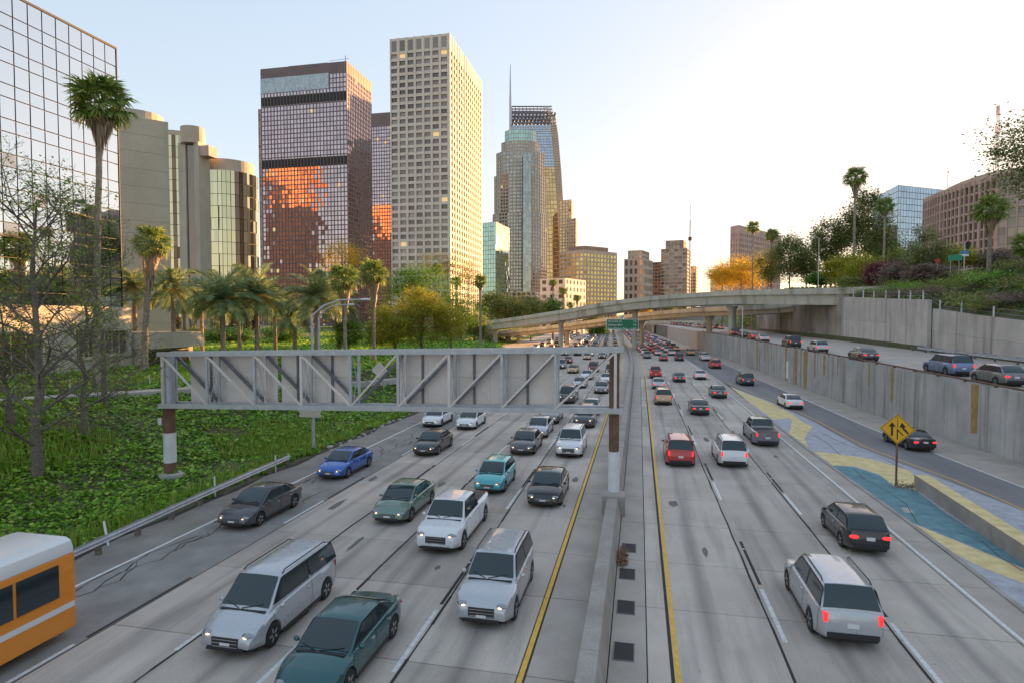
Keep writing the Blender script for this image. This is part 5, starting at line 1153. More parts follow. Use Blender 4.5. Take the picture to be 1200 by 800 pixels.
# orange city bus leaving the frame on the left
by = 9.2; bt = thing('city_bus', 'orange city bus with pale roof in the asphalt lane by the guardrail', 'bus', (-18.3, by, 0), math.pi)
M['bus_orange'] = plain('bus_orange', (.72, .24, .02), .35, coat=.6); M['bus_white'] = plain('bus_white', (.68, .68, .68), .4, coat=.4)
def rbox(x, y0, y1, z0, z1, c=.12):
    mb = MB(); prof_ = [(-x, z0), (x, z0), (x, z1-c), (x-c*.3, z1-c*.3), (x-c, z1), (-x+c, z1), (-x+c*.3, z1-c*.3), (-x, z1-c)]
    n = len(prof_); ends = [(y0, .94), (y0+.12, 1), (y1-.12, 1), (y1, .94)]
    mb.add([(px_*s, y, pz) for y, s in ends for px_, pz in prof_], [(i*n+k, i*n+(k+1)%n, (i+1)*n+(k+1)%n, (i+1)*n+k) for i in range(3) for k in range(n)]+[tuple(range(n)), tuple(3*n+k for k in range(n))]); return mb
rbox(1.28, -6, 6, .32, 2.62, .05).build('body', M['bus_orange'], bt, smooth=True, sharp=30); rbox(1.26, -5.98, 5.98, 2.625, 3.05, .28).build('roof', M['bus_white'], bt, smooth=True, sharp=30)
for s in (-1, 1):
    MB().box(min(s*1.283, s*1.289), max(s*1.283, s*1.289), -5.9, 5.9, .95, 1.12).build('stripe', M['bus_white'], bt)
    for k in range(8): MB().box(min(s*1.285, s*1.30), max(s*1.285, s*1.30), -5.4+k*1.36, -5.4+k*1.36+1.26, 1.42, 2.42).build('side_window', M['car_glass'], bt)
    ty, rm = wheel_mesh(.48)
    for y in (3.6, -3.2): w_ = link('wheel', ty, bt, (s*1.17, y, .48)); link('rim', rm, w_)
    MB().ell((s*.95, 6.0, .75), .16, .06, .1, 8, 5).build('headlight', M['headlight'], bt); MB().box(s*1.05-.08, s*1.05+.08, -6.02, -5.97, .9, 1.3).build('taillight', M['taillight'], bt)
MB().box(-1.1, 1.1, 5.97, 6.02, 1.25, 2.5).build('windshield', M['car_glass'], bt); MB().box(-.9, .9, -6.02, -5.97, 1.6, 2.4).build('rear_window', M['car_glass'], bt)

# ------------------------------------------------------------------ vegetation
def groundZ(X, Y):
    if X < eL(Y): return leftZ(X, Y) if X > -75 else 3.7
    if X > BX+.6: return hillZ(X, Y)
    return 0.0
def leaves_at(P, size, g, up=.25, aspect=1.7):
    """leaf-shaped quads at the points P (n,3), random lie"""
    n = len(P); d = g.normal(size=(n, 3)); d /= np.linalg.norm(d, axis=1)[:, None]; r = g.normal(size=(n, 3)); r[:, 2] += 0
    nrm = g.normal(size=(n, 3)); nrm[:, 2] = np.abs(nrm[:, 2])+up*4; nrm /= np.linalg.norm(nrm, axis=1)[:, None]
    d -= nrm*(d*nrm).sum(1)[:, None]; d /= np.linalg.norm(d, axis=1)[:, None]+1e-9; s = np.cross(nrm, d)
    L = (np.asarray(size)*g.uniform(.45, 1.5, n))[:, None]; w_ = L/aspect
    V = np.empty((n, 4, 3)); V[:, 0] = P-d*L*.5; V[:, 1] = P+s*w_*.5+nrm*L*.08; V[:, 2] = P+d*L*.5; V[:, 3] = P-s*w_*.5+nrm*L*.08
    return V.reshape(-1, 3)
def leaf_tree(name, label, cat, base, H, ctr, rad, ncl, nleaf, size, mat, bark='bark', trunk=.25, seed=1, spread=.33, group=None, hollow=.35, lean=(0, 0)):
    """tapered trunk, limbs to each clump, clumps of leaves with gaps between them"""
    g = np.random.default_rng(seed); t = thing(name, label, cat, base, 0, group)
    cl = []
    while len(cl) < ncl:
        u = g.normal(size=3); u /= np.linalg.norm(u); rr = (hollow+(1-hollow)*g.random())**.6; p = u*rr*np.array(rad)*g.uniform(.8, 1.08)
        if ctr+p[2] < .12: p[2] = .12-ctr+g.random()*.25
        cl.append(np.array([lean[0]+p[0], lean[1]+p[1], ctr+p[2]]))
    tr = MB(); fork = Vector((lean[0]*.6, lean[1]*.6, max(.2, ctr-rad[2]*.55)))
    mid = Vector((lean[0]*.25+g.normal()*trunk*.6, lean[1]*.25+g.normal()*trunk*.6, fork.z*.5)); top = Vector((lean[0], lean[1], ctr+rad[2]*.45))
    tr.tube([(0, 0, -.3), mid, fork, top], [trunk*1.25, trunk*.9, trunk*.75, trunk*.15], 8)
    for c in cl[:max(10, ncl//2)]:
        c = Vector(c); s = fork.lerp(top, float(g.random())*.8); m_ = s.lerp(c, .5)+Vector((0, 0, -abs(c.z-s.z)*.12)); r0 = trunk*.34; tr.tube([s, m_, s.lerp(c, .92)], [r0, r0*.55, r0*.15], 5, cap=False)
    tr.build('trunk', M[bark], t, smooth=True)
    per = nleaf//ncl; P = []
    for c in cl:
        q = g.normal(size=(per, 3))*np.array(rad)*spread*g.uniform(.55, 1.15); q[:, 2] *= .75; P.append(c+q)
    P = np.concatenate(P); P = P[P[:, 2] > .03]
    link('crown', quads_mesh('crown', leaves_at(P, size, g), M[mat]), t); return t
def tree_px(name, label, cat, px_, zc, ytop, wpx, mat, ybot=None, ncl=26, nleaf=6000, size=.3, trunk=.22, seed=1, bark='bark', group=None, spread=.33, dp=.9, hollow=.35, z=None):
    p = dep(px_, zc); b = groundZ(p.x, p.y) if z is None else z; top = hz(ytop, p.x, p.y)-b; bot = (hz(ybot, p.x, p.y)-b) if ybot else top*.3
    bot = max(.0, bot); rz = (top-bot)/2*.86; rx = wpx/2/FPX*zc*.86
    return leaf_tree(name, label, cat, (p.x, p.y, b), top, (top+bot)/2, (rx, rx*dp, rz), ncl, nleaf, size, mat, bark, trunk, seed, spread, group, hollow)

# ---- palms
def fan_frond(seed):
    g = random.Random(seed); mb = MB(); mb.tube([(0, 0, 0), (0, .5, .03), (0, .95, 0)], [.03, .022, .018], 4, cap=False); n = 17
    for k in range(n):
        a = R(-112+224*k/(n-1)); L = 1.05*(1-.22*abs(k-(n-1)/2)/((n-1)/2))*g.uniform(.9, 1.08); dx, dy_ = math.sin(a), math.cos(a); sx, sy = dy_, -dx; w_ = .058; b = (0, .95, 0)
        z1 = .10*math.cos(a*.8)+(.03 if k % 2 else -.03); m_ = (dx*L*.55, .95+dy_*L*.55, z1); e = (dx*L*(.95), .95+dy_*L*.95, z1-.34*g.uniform(.6, 1.4))
        mb.add([(b[0]-sx*.01, b[1]-sy*.01, 0), (b[0]+sx*.01, b[1]+sy*.01, 0), (m_[0]+sx*w_, m_[1]+sy*w_, m_[2]-.03), (m_[0], m_[1], m_[2]+.025), (m_[0]-sx*w_, m_[1]-sy*w_, m_[2]-.03), e], [(0, 1, 2, 3), (0, 3, 4), (3, 2, 5), (3, 5, 4)])
    return mb
def date_frond(seed):
    g = random.Random(seed); mb = MB(); n = 26; L = 1.0; pts = []
    for i in range(n+1):
        t_ = i/n; pts.append(Vector((0, t_*L*(1-.16*t_*t_), .16*t_-.42*t_**2.2)))
    mb.tube(pts[::4]+[pts[-1]], [.016]+[.011]*(len(pts[::4])-1)+[.004], 4, cap=False)
    for i in range(2, n+1):
        p = pts[i]; d = (pts[i]-pts[i-1]).normalized(); l_ = .20*math.sin(math.pi*min(1, .22+.78*i/n))**.7+.05
        for s in (-1, 1):
            v_ = (Vector((s, 0, .35*g.uniform(.2, 1.3)))+d*.75).normalized(); e = p+v_*l_*g.uniform(.85, 1.1)+Vector((0, 0, -.05)); w_ = d*.011
            mb.add([p-w_, p+w_, p.lerp(e, .5)+w_*1.3, e, p.lerp(e, .5)-w_*1.3], [(0, 1, 2, 3, 4)])
    return mb
FF = [fan_frond(i).mesh('frond', M['fan']) for i in range(4)]; FDd = [fan_frond(i+9).mesh('frond', M['fan_dead']) for i in range(2)]; DF = [date_frond(i).mesh('frond', M['date']) for i in range(3)]
def mesh_np(me): v = np.empty(len(me.vertices)*3, np.float32); me.vertices.foreach_get('co', v); return v.reshape(-1, 3), [tuple(p.vertices) for p in me.polygons]
FFn = [mesh_np(m_) for m_ in FF]; DFn = [mesh_np(m_) for m_ in DF]
def frond_set(n, lo, hi, g, roll=.5):
    out = []
    for k in range(n):
        a = k*2.39996+g.uniform(-.25, .25); t_ = (k+.5)/n; el = R(hi+(lo-hi)*t_**.85+g.uniform(-8, 8)); out.append((el, g.uniform(-roll, roll), a))
    return out
def palm(kind, label, base, H, cr, trunk, seed, lean=(0, 0), skirt=0, near=True, group='palm trees', nfr=None, dead=8, rough=True):
    g = random.Random(seed); t = thing('fan_palm' if kind == 'fan' else 'date_palm', label, 'palm tree', base, 0, group)
    nseg = max(6, int(H/.8)); pts = []; rad = []
    for i in range(nseg+1):
        f_ = i/nseg; pts.append((lean[0]*f_**1.6+.02*g.uniform(-1, 1), lean[1]*f_**1.6, -.2+(H+.2)*f_)); rad.append(trunk*(1.35-.35*min(1, f_*6) if f_ < .17 else 1-.28*f_)*(1+(.05 if i % 2 else -.05)))
    tm = MB().tube(pts, rad, 10); 
    if rough:                                 # old leaf bases stand out from the trunk
        for i in range(int(H*14)):
            f_ = g.random()*(.97 if kind == 'date' else .62)+.02; a = g.uniform(0, 6.28); zz = H*f_; r_ = trunk*(1-.25*f_); cx, cy = lean[0]*f_**1.6, lean[1]*f_**1.6; ca, sa = math.cos(a), math.sin(a); s = trunk*.30
            tm.add([(cx+ca*r_*.9-sa*s, cy+sa*r_*.9+ca*s, zz-s), (cx+ca*r_*.9+sa*s, cy+sa*r_*.9-ca*s, zz-s), (cx+ca*(r_*1.28), cy+sa*(r_*1.28), zz+s*1.4)], [(0, 1, 2)])
    tm.build('trunk', M['palm_trunk'], t, smooth=True, sharp=50)
    top = Vector((lean[0], lean[1], H)); nfr = nfr or (36 if kind == 'fan' else 46)
    sets = frond_set(nfr, -48 if kind == 'fan' else -42, 78, g)
    srcs = FF if kind == 'fan' else DF; scl = cr/1.8 if kind == 'fan' else cr/.93
    if near:
        for k, (el, ro, a) in enumerate(sets):
            o = link('frond', srcs[k % len(srcs)], t, top+Vector((0, 0, .25*math.sin(el)*trunk))); s = scl*g.uniform(.82, 1.08); o.scale = (s, s, s); o.rotation_euler = (el, ro, a); o.rotation_mode = 'XYZ'
    else:
        mb = MB(); ns = FFn if kind == 'fan' else DFn
        for k, (el, ro, a) in enumerate(sets[:34]):
            v, f = ns[k % len(ns)]; m_ = np.array((Matrix.Translation(top) @ Euler((el, ro, a)).to_matrix().to_4x4() @ Matrix.Scale(scl*g.uniform(.82, 1.08), 4))); w_ = v @ m_[:3, :3].T+m_[:3, 3]; b = len(mb.v); mb.v += [tuple(p) for p in w_.tolist()]; mb.f += [tuple(i+b for i in ff) for ff in f]; mb.m += [0]*len(f)
        me = bpy.data.meshes.new('crown'); me.from_pydata(mb.v, [], mb.f); me.materials.append(M['fan'] if kind == 'fan' else M['date']); link('crown', me, t)
    if kind == 'fan':
        for k in range(dead if near else 0):
            o = link('dead_frond', FDd[k % 2], t, top+Vector((0, 0, -.2))); s = scl*.8; o.scale = (s, s, s); o.rotation_euler = (R(g.uniform(-78, -55)), g.uniform(-.5, .5), g.uniform(0, 6.28))
        if skirt:
            sk = MB()
            for i in range(int(240 if near else 120)):
                a = g.uniform(0, 6.28); f_ = g.random(); z0_ = H-.2-f_*skirt; r_ = trunk*.9+(cr*.30)*(1-f_)**.8; l_ = g.uniform(.7, 1.5)*cr*.5; w_ = g.uniform(.04, .11); ca, sa = math.cos(a), math.sin(a); cx, cy = lean[0]*(z0_/H)**1.6, lean[1]*(z0_/H)**1.6; cx2, cy2 = cx+ca*r_, cy+sa*r_
                sk.add([(cx+ca*trunk*.8, cy+sa*trunk*.8, z0_), (cx2-sa*w_, cy2+ca*w_, z0_-l_*.35), (cx2*1.0-ca*r_*.25, cy2-sa*r_*.25, z0_-l_), (cx2+sa*w_, cy2-ca*w_, z0_-l_*.35)], [(0, 1, 2, 3)])
            link('dead_skirt', quads_mesh('dead_skirt', np.array(sk.v), M['fan_dead']), t)
    else:
        fr = []; gg = np.random.default_rng(seed)
        for k in range(9):
            a = g.uniform(0, 6.28); c = top+Vector((math.cos(a)*cr*.24, math.sin(a)*cr*.24, -cr*.10)); fr.append(np.array(c)+gg.normal(size=(60, 3))*np.array([.16, .16, .22])*cr*.36)
        link('fruit_clusters', quads_mesh('fruit_clusters', leaves_at(np.concatenate(fr), .16, gg, 0, 2.2), M['fruit']), t)
    return t
def palm_px(kind, label, px_, zc, ycr, cr, trunk, seed, pxbase=None, **kw):
    b = dep(pxbase or px_, zc); c = dep(px_, zc); z0_ = groundZ(b.x, b.y); H = hz(ycr, c.x, c.y)-z0_
    return palm(kind, label, (b.x, b.y, z0_), H, cr, trunk, seed, lean=(c.x-b.x, c.y-b.y), **kw)
palm_px('fan', 'very tall slender fan palm in front of the mirrored block', 125, 52, 122, 2.75, .30, 1, pxbase=112, skirt=2.4, nfr=44, dead=12)
palm_px('fan', 'stout fan palm with shaggy brown skirt before the beige tower', 180, 68, 285, 2.3, .36, 2, pxbase=168, skirt=4.2, nfr=42)
for i, (px_, zc, ycr, cr, lab) in enumerate(((158, 84, 335, 3.6, 'date palm tucked behind the shaggy-skirted fan palm'), (203, 80, 338, 4.0, 'date palm at the near end of the row, dark trunk against the beige tower'), (236, 96, 352, 3.9, 'date palm second in the row below the mirrored cylinder'), (261, 73, 350, 4.4, 'broad date palm with orange fruit below the mirrored cylinder'), (301, 77, 346, 4.5, 'broad date palm with orange fruit beneath the slim grey tower edge'), (322, 98, 354, 3.9, 'date palm below the left edge of the brown tower'), (345, 92, 372, 3.6, 'low dark date palm beneath the brown tower'), (371, 80, 348, 4.5, 'wide date palm rising just behind the lamp posts'), (397, 96, 357, 3.8, 'date palm half hidden behind the lamp arm'), (280, 108, 358, 3.6, 'date palm set back between two fruiting palms'), (216, 106, 352, 3.6, 'date palm set back beside the lift shafts'))):
    palm_px('date', lab, px_, zc, ycr, cr*1.08, .34, 20+i, group='date palms on the plaza', near=True)
for i, (px_, zc, ycr, cr, tr, sk, near, lab) in enumerate(((404, 76, 328, 2.3, .24, 3.2, True, 'shaggy fan palm behind the lamp arm'), (438, 84, 320, 2.4, .24, 3.6, True, 'fan palm with hanging skirt left of the dense green tree'), (563, 128, 330, 1.7, .26, 1, True, 'lone slim fan palm where the flyover meets the trees'), (512, 165, 316, 2.0, .22, 1, False, 'fan palm poking above the yellow-green tree'), (535, 175, 330, 2.0, .22, 1, False, 'fan palm right of the white tower foot'),
    (648, 300, 332, 2.6, .4, 2, False, 'fan palm before the stepped tower, left of a pair'), (660, 310, 342, 2.6, .4, 2, False, 'shorter fan palm beside the pair before the pale block'), (676, 320, 350, 2.4, .4, 2, False, 'fan palm in front of the pale low block'), (668, 330, 358, 2.2, .4, 2, False, 'small fan palm under the pale low block'))):
    palm_px('fan', lab, px_, zc, ycr, cr, tr, 50+i, skirt=sk, near=near, group='fan palms behind the bank')
for i, (px_, zc, ycr, cr, tr, sk, near, lab) in enumerate(((999, 150, 208, 3.1, .34, 3.5, True, 'tallest fan palm on the right-hand hill'), (1034, 142, 242, 2.4, .28, 1.0, True, 'golden-lit fan palm before the blue glass office'), (1157, 84, 246, 2.5, .30, 2.2, True, 'fan palm on the slope before the pink office'), (1199, 84, 288, 2.0, .28, 1, True, 'short fan palm at the edge of the pink office slope'), (881, 210, 267, 2.6, .26, .8, False, 'slender fan palm before the brick tower'), (903, 205, 276, 2.8, .3, 1.2, False, 'fan palm right of the brick tower'), (957, 180, 287, 2.5, .28, 1, False, 'fan palm among the eucalyptus trees'), (967, 172, 300, 2.2, .28, 1, False, 'shorter fan palm under the eucalyptus'))):
    palm_px('fan', lab, px_, zc, ycr, cr, tr, 70+i, skirt=sk, near=near, group='fan palms on the hill')

# ---- broadleaf trees, left
tree_px('leafy_tree', 'yellow-green spreading tree above the sign gantry', 'tree', 462, 104, 350, 74, 'yellowgreen', 412, 60, 17000, .26, .28, 3, spread=.18)
tree_px('leafy_tree', 'tall middle yellow-green tree with rounded crown above the gantry', 'tree', 495, 106, 333, 70, 'yellowgreen', 408, 60, 17000, .26, .28, 4, spread=.18)
tree_px('leafy_tree', 'smaller yellow-green tree by the slim fan palm', 'tree', 528, 107, 346, 46, 'yellowgreen', 408, 34, 9000, .24, .22, 5, spread=.22)
tree_px('evergreen_tree', 'dense dark green tree before the white grid tower', 'tree', 492, 150, 305, 104, 'green', 385, 60, 16000, .42, .4, 6, spread=.25)
tree_px('evergreen_tree', 'dark green tree standing between white tower and flyover end', 'tree', 540, 160, 335, 60, 'green', 400, 40, 9000, .42, .3, 7)
tree_px('round_bush', 'round bright green bush beside the lamp posts', 'bush', 408, 96, 373, 40, 'weed', 409, 26, 7000, .26, .12, 8)
tree_px('golden_tree', 'golden leaved tree glowing before the brown tower', 'tree', 402, 190, 278, 62, 'gold', 335, 40, 6000, .42, .3, 9, spread=.24)
tree_px('golden_tree', 'sparse orange leaved tree before the white tower foot', 'tree', 525, 215, 286, 78, 'gold', 335, 46, 3600, .42, .3, 10, spread=.22)
tree_px('golden_tree', 'thin golden tree right of the white tower foot', 'tree', 549, 225, 306, 30, 'gold', 345, 22, 1600, .42, .2, 11)
for i, (px_, zc, yt, wp, mat, lab) in enumerate(((330, 150, 382, 50, 'green', 'dark green hedge tree behind the date palm trunks'), (270, 150, 384, 56, 'green', 'green hedge tree beneath the fruiting date palms'), (446, 130, 372, 40, 'green', 'dark shrub tree left of the yellow-green tree'), (576, 250, 340, 42, 'olive', 'olive green tree behind the flyover by the green glass block'), (598, 255, 346, 44, 'olive', 'olive green tree behind the flyover below the stepped tower'), (622, 262, 344, 38, 'olive', 'grey-green tree behind the flyover beside the far palms'), (648, 270, 350, 34, 'green', 'green tree behind the flyover under the far palms'), (556, 170, 362, 40, 'olive', 'olive tree at the left end of the flyover'), (690, 340, 356, 30, 'olive', 'small tree before the golden mid-rise'), (783, 420, 353, 18, 'olive', 'small tree above the flyover before the unfinished tower'), (756, 430, 352, 22, 'gold', 'small golden tree before the old hotel block'), (700, 330, 377, 26, 'green', 'green roadside tree beyond the flyover'), (230, 160, 384, 60, 'hedge', 'dark hedge tree behind the lift shafts palms'))):
    tree_px('leafy_tree', lab, 'tree', px_, zc, yt, wp, mat, None if yt < 370 else 408, 34, 6500, .45 if zc < 200 else .75, .25, 100+i, group='background trees')
# ---- right-hand hill
for i, (px_, zc, yt, yb_, wp, mat, nl, lab) in enumerate(((868, 225, 300, 338, 66, 'gold', 7000, 'yellow tree glowing below the brick tower'), (846, 240, 312, 340, 34, 'gold', 3000, 'small yellow tree at the end of the yellow one'), (925, 190, 268, 330, 40, 'euca', 5200, 'eucalyptus left in the hill grove, thin grey-green crown'), (944, 186, 288, 332, 34, 'euca', 4200, 'lower eucalyptus between the grove palms'), (972, 172, 246, 318, 48, 'euca', 6400, 'tall eucalyptus just left of the tallest palm'), (1012, 164, 216, 310, 52, 'euca', 8000, 'tallest eucalyptus behind the tallest palm'), (1030, 158, 262, 322, 44, 'euca', 5200, 'dark eucalyptus below the golden-lit palm'), (900, 205, 288, 335, 34, 'olive', 3600, 'small olive tree behind the slender palms'), (1084, 112, 262, 338, 46, 'euca', 5200, 'airy tree before the end of the pink office'), (1060, 132, 285, 330, 40, 'olive', 4000, 'olive tree under the blue glass office'), (989, 150, 298, 334, 40, 'yellowgreen', 5200, 'yellow-green shrub tree at the foot of the tallest palm'), (1015, 138, 300, 342, 54, 'yellowgreen', 7000, 'broad yellow-green tree above the wall'), (1034, 124, 306, 347, 36, 'maroon', 6000, 'maroon leaved bush above the retaining wall'), (1058, 116, 304, 347, 50, 'purplish', 6000, 'dry purplish bush beside the maroon bush'), (1088, 104, 308, 348, 50, 'purplish', 6000, 'twiggy brownish bush over the wall joint'), (1005, 134, 322, 350, 44, 'olive', 5000, 'olive bush hanging over the wall top'), (1120, 120, 288, 316, 40, 'yellowgreen', 3600, 'yellow-green tree in front of the pink office'), (1170, 118, 292, 320, 60, 'purplish', 4200, 'leafless mauve tree before the pink office'), (962, 160, 318, 336, 36, 'green', 3000, 'low green shrub at the hill edge by the flyover'))):
    tree_px('hill_tree', lab, 'tree' if yt < 300 else 'bush', px_, zc, yt, wp*1.1, mat, yb_, 44, int(nl*2.0), .34 if zc < 150 else .5, .22 if zc > 120 else .14, 200+i, spread=.27 if mat == 'euca' else .33, group='trees and bushes on the hill')
b = dep(1225, 62); leaf_tree('overhanging_tree', 'eucalyptus branch hanging over the pink office roof', 'tree', (b.x, b.y, groundZ(b.x, b.y)), 26, hz(178, b.x, b.y)-groundZ(b.x, b.y), (5.4, 4, 4.6), 60, 15000, .28, 'euca', 'bark', .3, 301, .24)
# bushes covering the slope above the wall
g = random.Random(12); k = 0
hb = ['hedge', 'olive', 'purplish', 'weed', 'hedge', 'ivy']; hbn = {'hedge': 'dark green', 'olive': 'olive', 'purplish': 'brownish', 'weed': 'light green', 'ivy': 'vivid green'}
for Y in (52, 58, 64, 70, 76, 82, 88, 96, 104, 112, 120, 128):
    for X in (40.6, 44.2, 48.5, 54):
        if g.random() < .16: continue
        x, y = X+g.uniform(-.8, .8), Y+g.uniform(-2, 2); mt = hb[k % 6] if X > 43 else g.choice(['hedge', 'hedge', 'purplish', 'olive']); h = g.uniform(1.3, 2.6); k += 1
        place = 'just behind the wire fence' if X < 42 else 'part way up the planted slope' if X < 50 else 'near the crest of the planted slope'
        leaf_tree('slope_bush', '%s bush %s' % (hbn[mt], place), 'bush', (x, y, groundZ(x, y)-.1), h, h*.5, (g.uniform(1.8, 2.9), g.uniform(1.8, 3.2), h*.5), 14, 1500, .22, mt, 'bark', .06, 400+k, .4, 'bushes on the planted slope')
# ---- bare trees by the path
def bare_tree(label, base, H, trunk, seed, nleaf, lean=(0, 0), depth=5):
    g = random.Random(seed); t = thing('bare_tree', label, 'tree', base); tips = []; BR = MB()
    def grow(p, d, L, r_, lev):
        r_ = max(r_, .012); n = 3 if lev < 2 else 2; pts = [p]; q = p.copy(); dd = d.copy()
        for i in range(n):
            dd = (dd+Vector((g.gauss(0, .16), g.gauss(0, .16), g.gauss(.03, .10)))*(.25 if lev == 0 else 1)).normalized(); q = q+dd*(L/n); pts.append(q.copy())
        BR.tube(pts, [r_*(1-.42*i/n) for i in range(n+1)], 7 if lev < 2 else 4 if lev < 4 else 3, cap=False)
        if lev >= depth: tips.append(q); return
        if lev >= 3: tips.append(q)
        kids = 4 if lev < 3 else 3 if lev < 5 else g.choice([2, 3])
        for k_ in range(kids):
            if k_ == 0 and lev < 3: nd = (dd+Vector((g.gauss(0, .2), g.gauss(0, .2), .2))).normalized(); s = .78
            else:
                a = g.uniform(0, 6.28); side = Vector((math.cos(a), math.sin(a), g.uniform(-.15, .5))); nd = (dd*.55+side*.8).normalized(); s = g.uniform(.5, .75)
            st = pts[-1] if k_ == 0 else pts[g.randint(max(1, n-1), n)]; grow(st.copy(), nd, L*s, r_*.58*(1 if k_ else 1.0), lev+1)
    n = 9; tp = [Vector((lean[0]*H*i/n+g.gauss(0, .10), lean[1]*H*i/n+g.gauss(0, .10), -.2+H*.86*i/n)) for i in range(n+1)]
    BR.tube(tp, [trunk*(1.15-.95*i/n) for i in range(n+1)], 8, cap=False)
    for i in range(2, n+1):                   # limbs leave the trunk all round, shorter toward the top
        for k_ in range(3 if i > 3 else 2):
            a_ = i*2.4+k_*2.1+g.uniform(-.4, .4); d = Vector((math.cos(a_), math.sin(a_), g.uniform(.35, 1.3))).normalized(); grow(tp[i].lerp(tp[i-1], g.random()), d, H*g.uniform(.13, .21)*(1.15-.45*i/n), trunk*(.42-.22*i/n), 2)
    me = bpy.data.meshes.new('trunk'); me.from_pydata(BR.v, [], BR.f); me.materials.append(M['bark']); me.polygons.foreach_set('use_smooth', [True]*len(me.polygons)); link('trunk', me, t)
    gg = np.random.default_rng(seed); T = np.array([tuple(p) for p in tips]); idx = gg.choice(len(T), max(1, len(T)//3), replace=False); per = max(1, nleaf//len(idx))
    P = np.concatenate([T[i]+gg.normal(size=(per, 3))*.28 for i in idx]); link('crown', quads_mesh('crown', leaves_at(P, .16, gg), M['weed']), t); return t
p = gp(48, 563, .9); bare_tree('nearly bare tree with a few yellow-green leaves on the ivy bank', (p.x, p.y, leftZ(p.x, p.y)), 17.5, .26, 5, 7000, (0, 0), 6)
p = gp(12, 520, 1.8); bare_tree('low tangled bare tree overhanging the path fence', (p.x, p.y, leftZ(p.x, p.y)), 9, .17, 8, 2200, (-.05, 0), 6)
p = gp(98, 512, 2.0); bare_tree('twisted bare tree growing against the tall palm trunk', (p.x, p.y, leftZ(p.x, p.y)), 14, .17, 11, 2200, (.01, .02), 6)
p = gp(123, 490, 2.2); o = MB().tube([(0, 0, -.1), (.02, 0, 2.6), (0, .02, 5.0)], [.22, .2, .17], 9); tag(o.build('dead_stump', M['bark'], None, (p.x, p.y, leftZ(p.x, p.y)), smooth=True, sharp=50), 'dead limbless tree stump beside the path', 'stump')
# dry brush heap round the palm foot
gg = np.random.default_rng(5); mb = MB(); c0 = gp(118, 505, 2.0)
for i in range(240):
    a = c0+Vector((gg.normal()*1.6, gg.normal()*1.6, 0)); a.z = leftZ(a.x, a.y); d = Vector((gg.normal(), gg.normal(), abs(gg.normal())*.7)).normalized()*gg.uniform(.5, 1.6); mb.tube([a, a+d*.5+Vector((0, 0, .1)), a+d], [.018, .012, .005], 3, cap=False)
tag(mb.build('dry_brush', M['pale_bark']), 'heap of dry grey brushwood at the tall palm foot', 'brushwood', kind='stuff')

# ---- ivy and weeds on the bank, ground cover on the hill
g = np.random.default_rng(21)
def scatter(n, r0, r1, a0, a1, ok):
    r = np.exp(g.uniform(math.log(r0), math.log(r1), n)); a = g.uniform(a0, a1, n); X, Y = r*np.sin(a), r*np.cos(a); k_ = np.array([ok(x, y) for x, y in zip(X, Y)]); return X[k_], Y[k_], r[k_]
pth = np.array([(p.x, p.y) for p in pp_])
def ivy_ok(x, y):
    e = eL(y)
    if x > e-.35+.35*math.sin(y*1.7)*math.sin(y*.6): return False
    if x < Xa+1.2 and y < Yc+9: return False
    if math.sin(x*.55+.6*math.sin(y*.4))*math.sin(y*.47+1.3) > .80 and random.random() < .55 or ((x+37.5)**2+(y-26)**2 < 6 and random.random() < .6): return False
    return np.min((pth[:, 0]-x)**2+(pth[:, 1]-y)**2) > 1.5 or np.hypot(x, y) > 85
def lz(X, Y): return np.array([groundZ(x, y) for x, y in zip(X, Y)])
X, Y, r_ = scatter(290000, 19, 190, R(-80), R(-8), ivy_ok)
hum = .18+.16*np.sin(X*1.1+np.sin(Y*.7)*2)*np.sin(Y*.9+X*.3)+.1*np.sin(X*2.9)*np.sin(Y*3.3)
Z = lz(X, Y)+np.maximum(.03, hum*g.uniform(.3, 1.25, len(X)))
tag(link('ivy', quads_mesh('ivy', leaves_at(np.stack([X, Y, Z], 1), .05+.0042*r_, g, .35, 1.15), M['ivy'])), 'bright green ivy covering the left bank', 'ivy', kind='stuff')
X, Y, r_ = scatter(60000, 26, 75, R(-60), R(-18), lambda x, y: ivy_ok(x, y) and (x > eL(y)-2.2 or (math.sin(x*.33+1)*math.sin(y*.21+2)+.25*math.sin(x*1.3)*math.sin(y*1.1)) > .30))
n = len(X); Z = lz(X, Y); h = g.uniform(.25, .75, n); a = g.uniform(0, 6.28, n); lx_, ly_ = np.cos(a)*h*.35, np.sin(a)*h*.35; V = np.empty((n, 3, 3)); w_ = .02+.0007*r_
V[:, 0] = np.stack([X-np.sin(a)*w_, Y+np.cos(a)*w_, Z], 1); V[:, 1] = np.stack([X+np.sin(a)*w_, Y-np.cos(a)*w_, Z], 1); V[:, 2] = np.stack([X+lx_, Y+ly_, Z+h], 1)
tag(link('weeds', quads_mesh('weeds', V.reshape(-1, 3), M['weed'], 3)), 'tufts of light green weeds and grass along the verge', 'weeds', kind='stuff')
X, Y, r_ = scatter(70000, 45, 260, R(8), R(52), lambda x, y: x > backX(y)+.7 and y > 20 if y < 214 else x > BX+.5)
Z = lz(X, Y)+g.uniform(.02, .5, len(X))
tag(link('ground_cover', quads_mesh('ground_cover', leaves_at(np.stack([X, Y, Z], 1), .05+.0045*r_, g, .3, 1.3), M['hedge'])), 'green ground cover on the slope above the upper road', 'ground cover', kind='stuff')
X, Y, r_ = scatter(26000, 150, 420, R(-30), R(-6), lambda x, y: x < eL(y)-.5 and y > 150)
tag(link('far_grass', quads_mesh('far_grass', leaves_at(np.stack([X, Y, lz(X, Y)+g.uniform(.02, .4, len(X))], 1), .9, g, .3, 1.3), M['weed'])), 'green grass beyond the flyover columns', 'grass', kind='stuff')
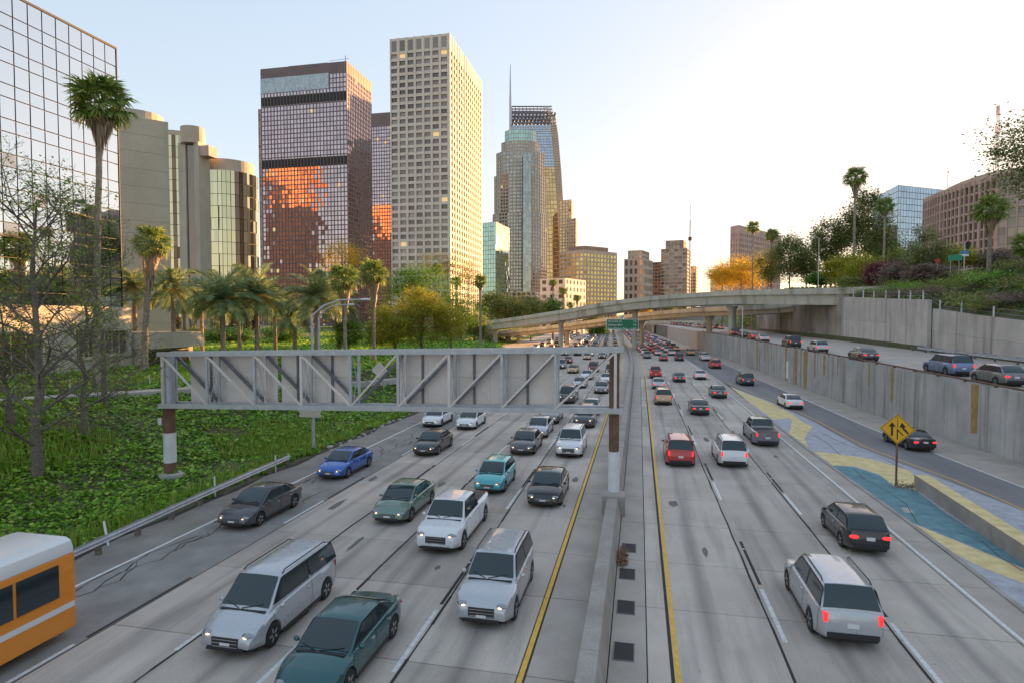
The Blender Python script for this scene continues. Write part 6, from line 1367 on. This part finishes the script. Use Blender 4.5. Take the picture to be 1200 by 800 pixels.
X, Y, r_ = scatter(16000, 215, 330, R(4), R(16), lambda x, y: x > BX-.5 and x < 60)
tag(link('far_grass', quads_mesh('far_grass', leaves_at(np.stack([X, Y, lz(X, Y)+g.uniform(.02, .3, len(X))], 1), .7, g, .3, 1.3), M['weed'])), 'bright grass slope above the upper road past the flyover', 'grass', kind='stuff')

# ---- signals and signs on the hill street
def hill_post(px_, zc, label, name, cat):
    p = dep(px_, zc); return thing(name, label, cat, (p.x, p.y, groundZ(p.x, p.y))), p, groundZ(p.x, p.y)
t, p, z0_ = hill_post(1128, 100, 'traffic signal with blue street sign on the hill street', 'traffic_signal', 'traffic light'); zt = hz(285, p.x, p.y)-z0_
MB().tube([(0, 0, -.1), (0, 0, zt)], .09, 8).build('pole', M['steel'], t); MB().box(.25, .65, -.2, .2, zt-1.0, zt+.2).build('signal_head', M['black'], t)
for k_ in range(3): MB().lathe([(.13, 0), (.12, .06)], 10).build('lens', M['trim'], t, (.45, -.26, zt-.75+.37*k_)).rotation_euler = (R(90), 0, 0)
MB().box(-.7, .55, -.14, -.11, zt-1.75, zt-1.3).build('street_sign', plain('sign_blue', (.05, .25, .5), .5), t); MB().box(-.8, .6, -.14, -.11, zt-2.2, zt-1.85).build('street_sign', M['post_paint'], t)
t, p, z0_ = hill_post(1097, 102, 'small red stop sign among the bushes', 'stop_sign', 'sign'); zt = hz(306, p.x, p.y)-z0_
MB().tube([(0, 0, -.1), (0, 0, zt)], .04, 6).build('post', M['steel'], t)
st = MB().poly([(.42*math.cos(R(22.5+45*k_)), -.06, zt+.42*math.sin(R(22.5+45*k_))) for k_ in range(8)]); st.build('sign_panel', plain('sign_red', (.5, .03, .03), .5), t)
t, p, z0_ = hill_post(1117, 98, 'low green street sign on the hill verge', 'street_sign', 'sign'); zt = hz(302, p.x, p.y)-z0_
MB().tube([(-.6, 0, -.1), (-.6, 0, zt+.3)], .04, 6).build('post', M['steel'], t); MB().tube([(.6, 0, -.1), (.6, 0, zt+.3)], .04, 6).build('post', M['steel'], t); MB().box(-1, 1, -.07, -.05, zt-.5, zt+.4).build('sign_panel', plain('sign_green2', (.03, .28, .16), .5), t)
# lamp posts on the upper road and flyover
for px_, zc, yb_, yt, lab in ((874, 128, 398, 360, 'slim lamp post on the ramp wall beneath the flyover'), (958, 150, 340, 279, 'slim lamp post at the flyover abutment')):
    p = dep(px_, zc); z0_ = hz(yb_, p.x, p.y); z0_ = wallTop(p.y) if yb_ > 390 else groundZ(p.x, p.y) if p.x > BX+.6 else z0_; zt = hz(yt, p.x, p.y)-z0_; t = thing('street_lamp', lab, 'street lamp', (wallX(p.y)+.2 if yb_ > 390 else p.x, p.y, z0_), 0, 'slim lamp posts')
    MB().tube([(0, 0, -.1), (0, 0, zt)], [.09, .06], 8).build('pole', M['post_paint'], t); MB().tube([(0, 0, zt-.1), (-.7, -.2, zt+.25), (-1.6, -.4, zt+.35)], .045, 6).build('arm', M['post_paint'], t); MB().ell((-1.8, -.45, zt+.33), .3, .13, .07, 8, 5).build('lamp_head', M['post_paint'], t)
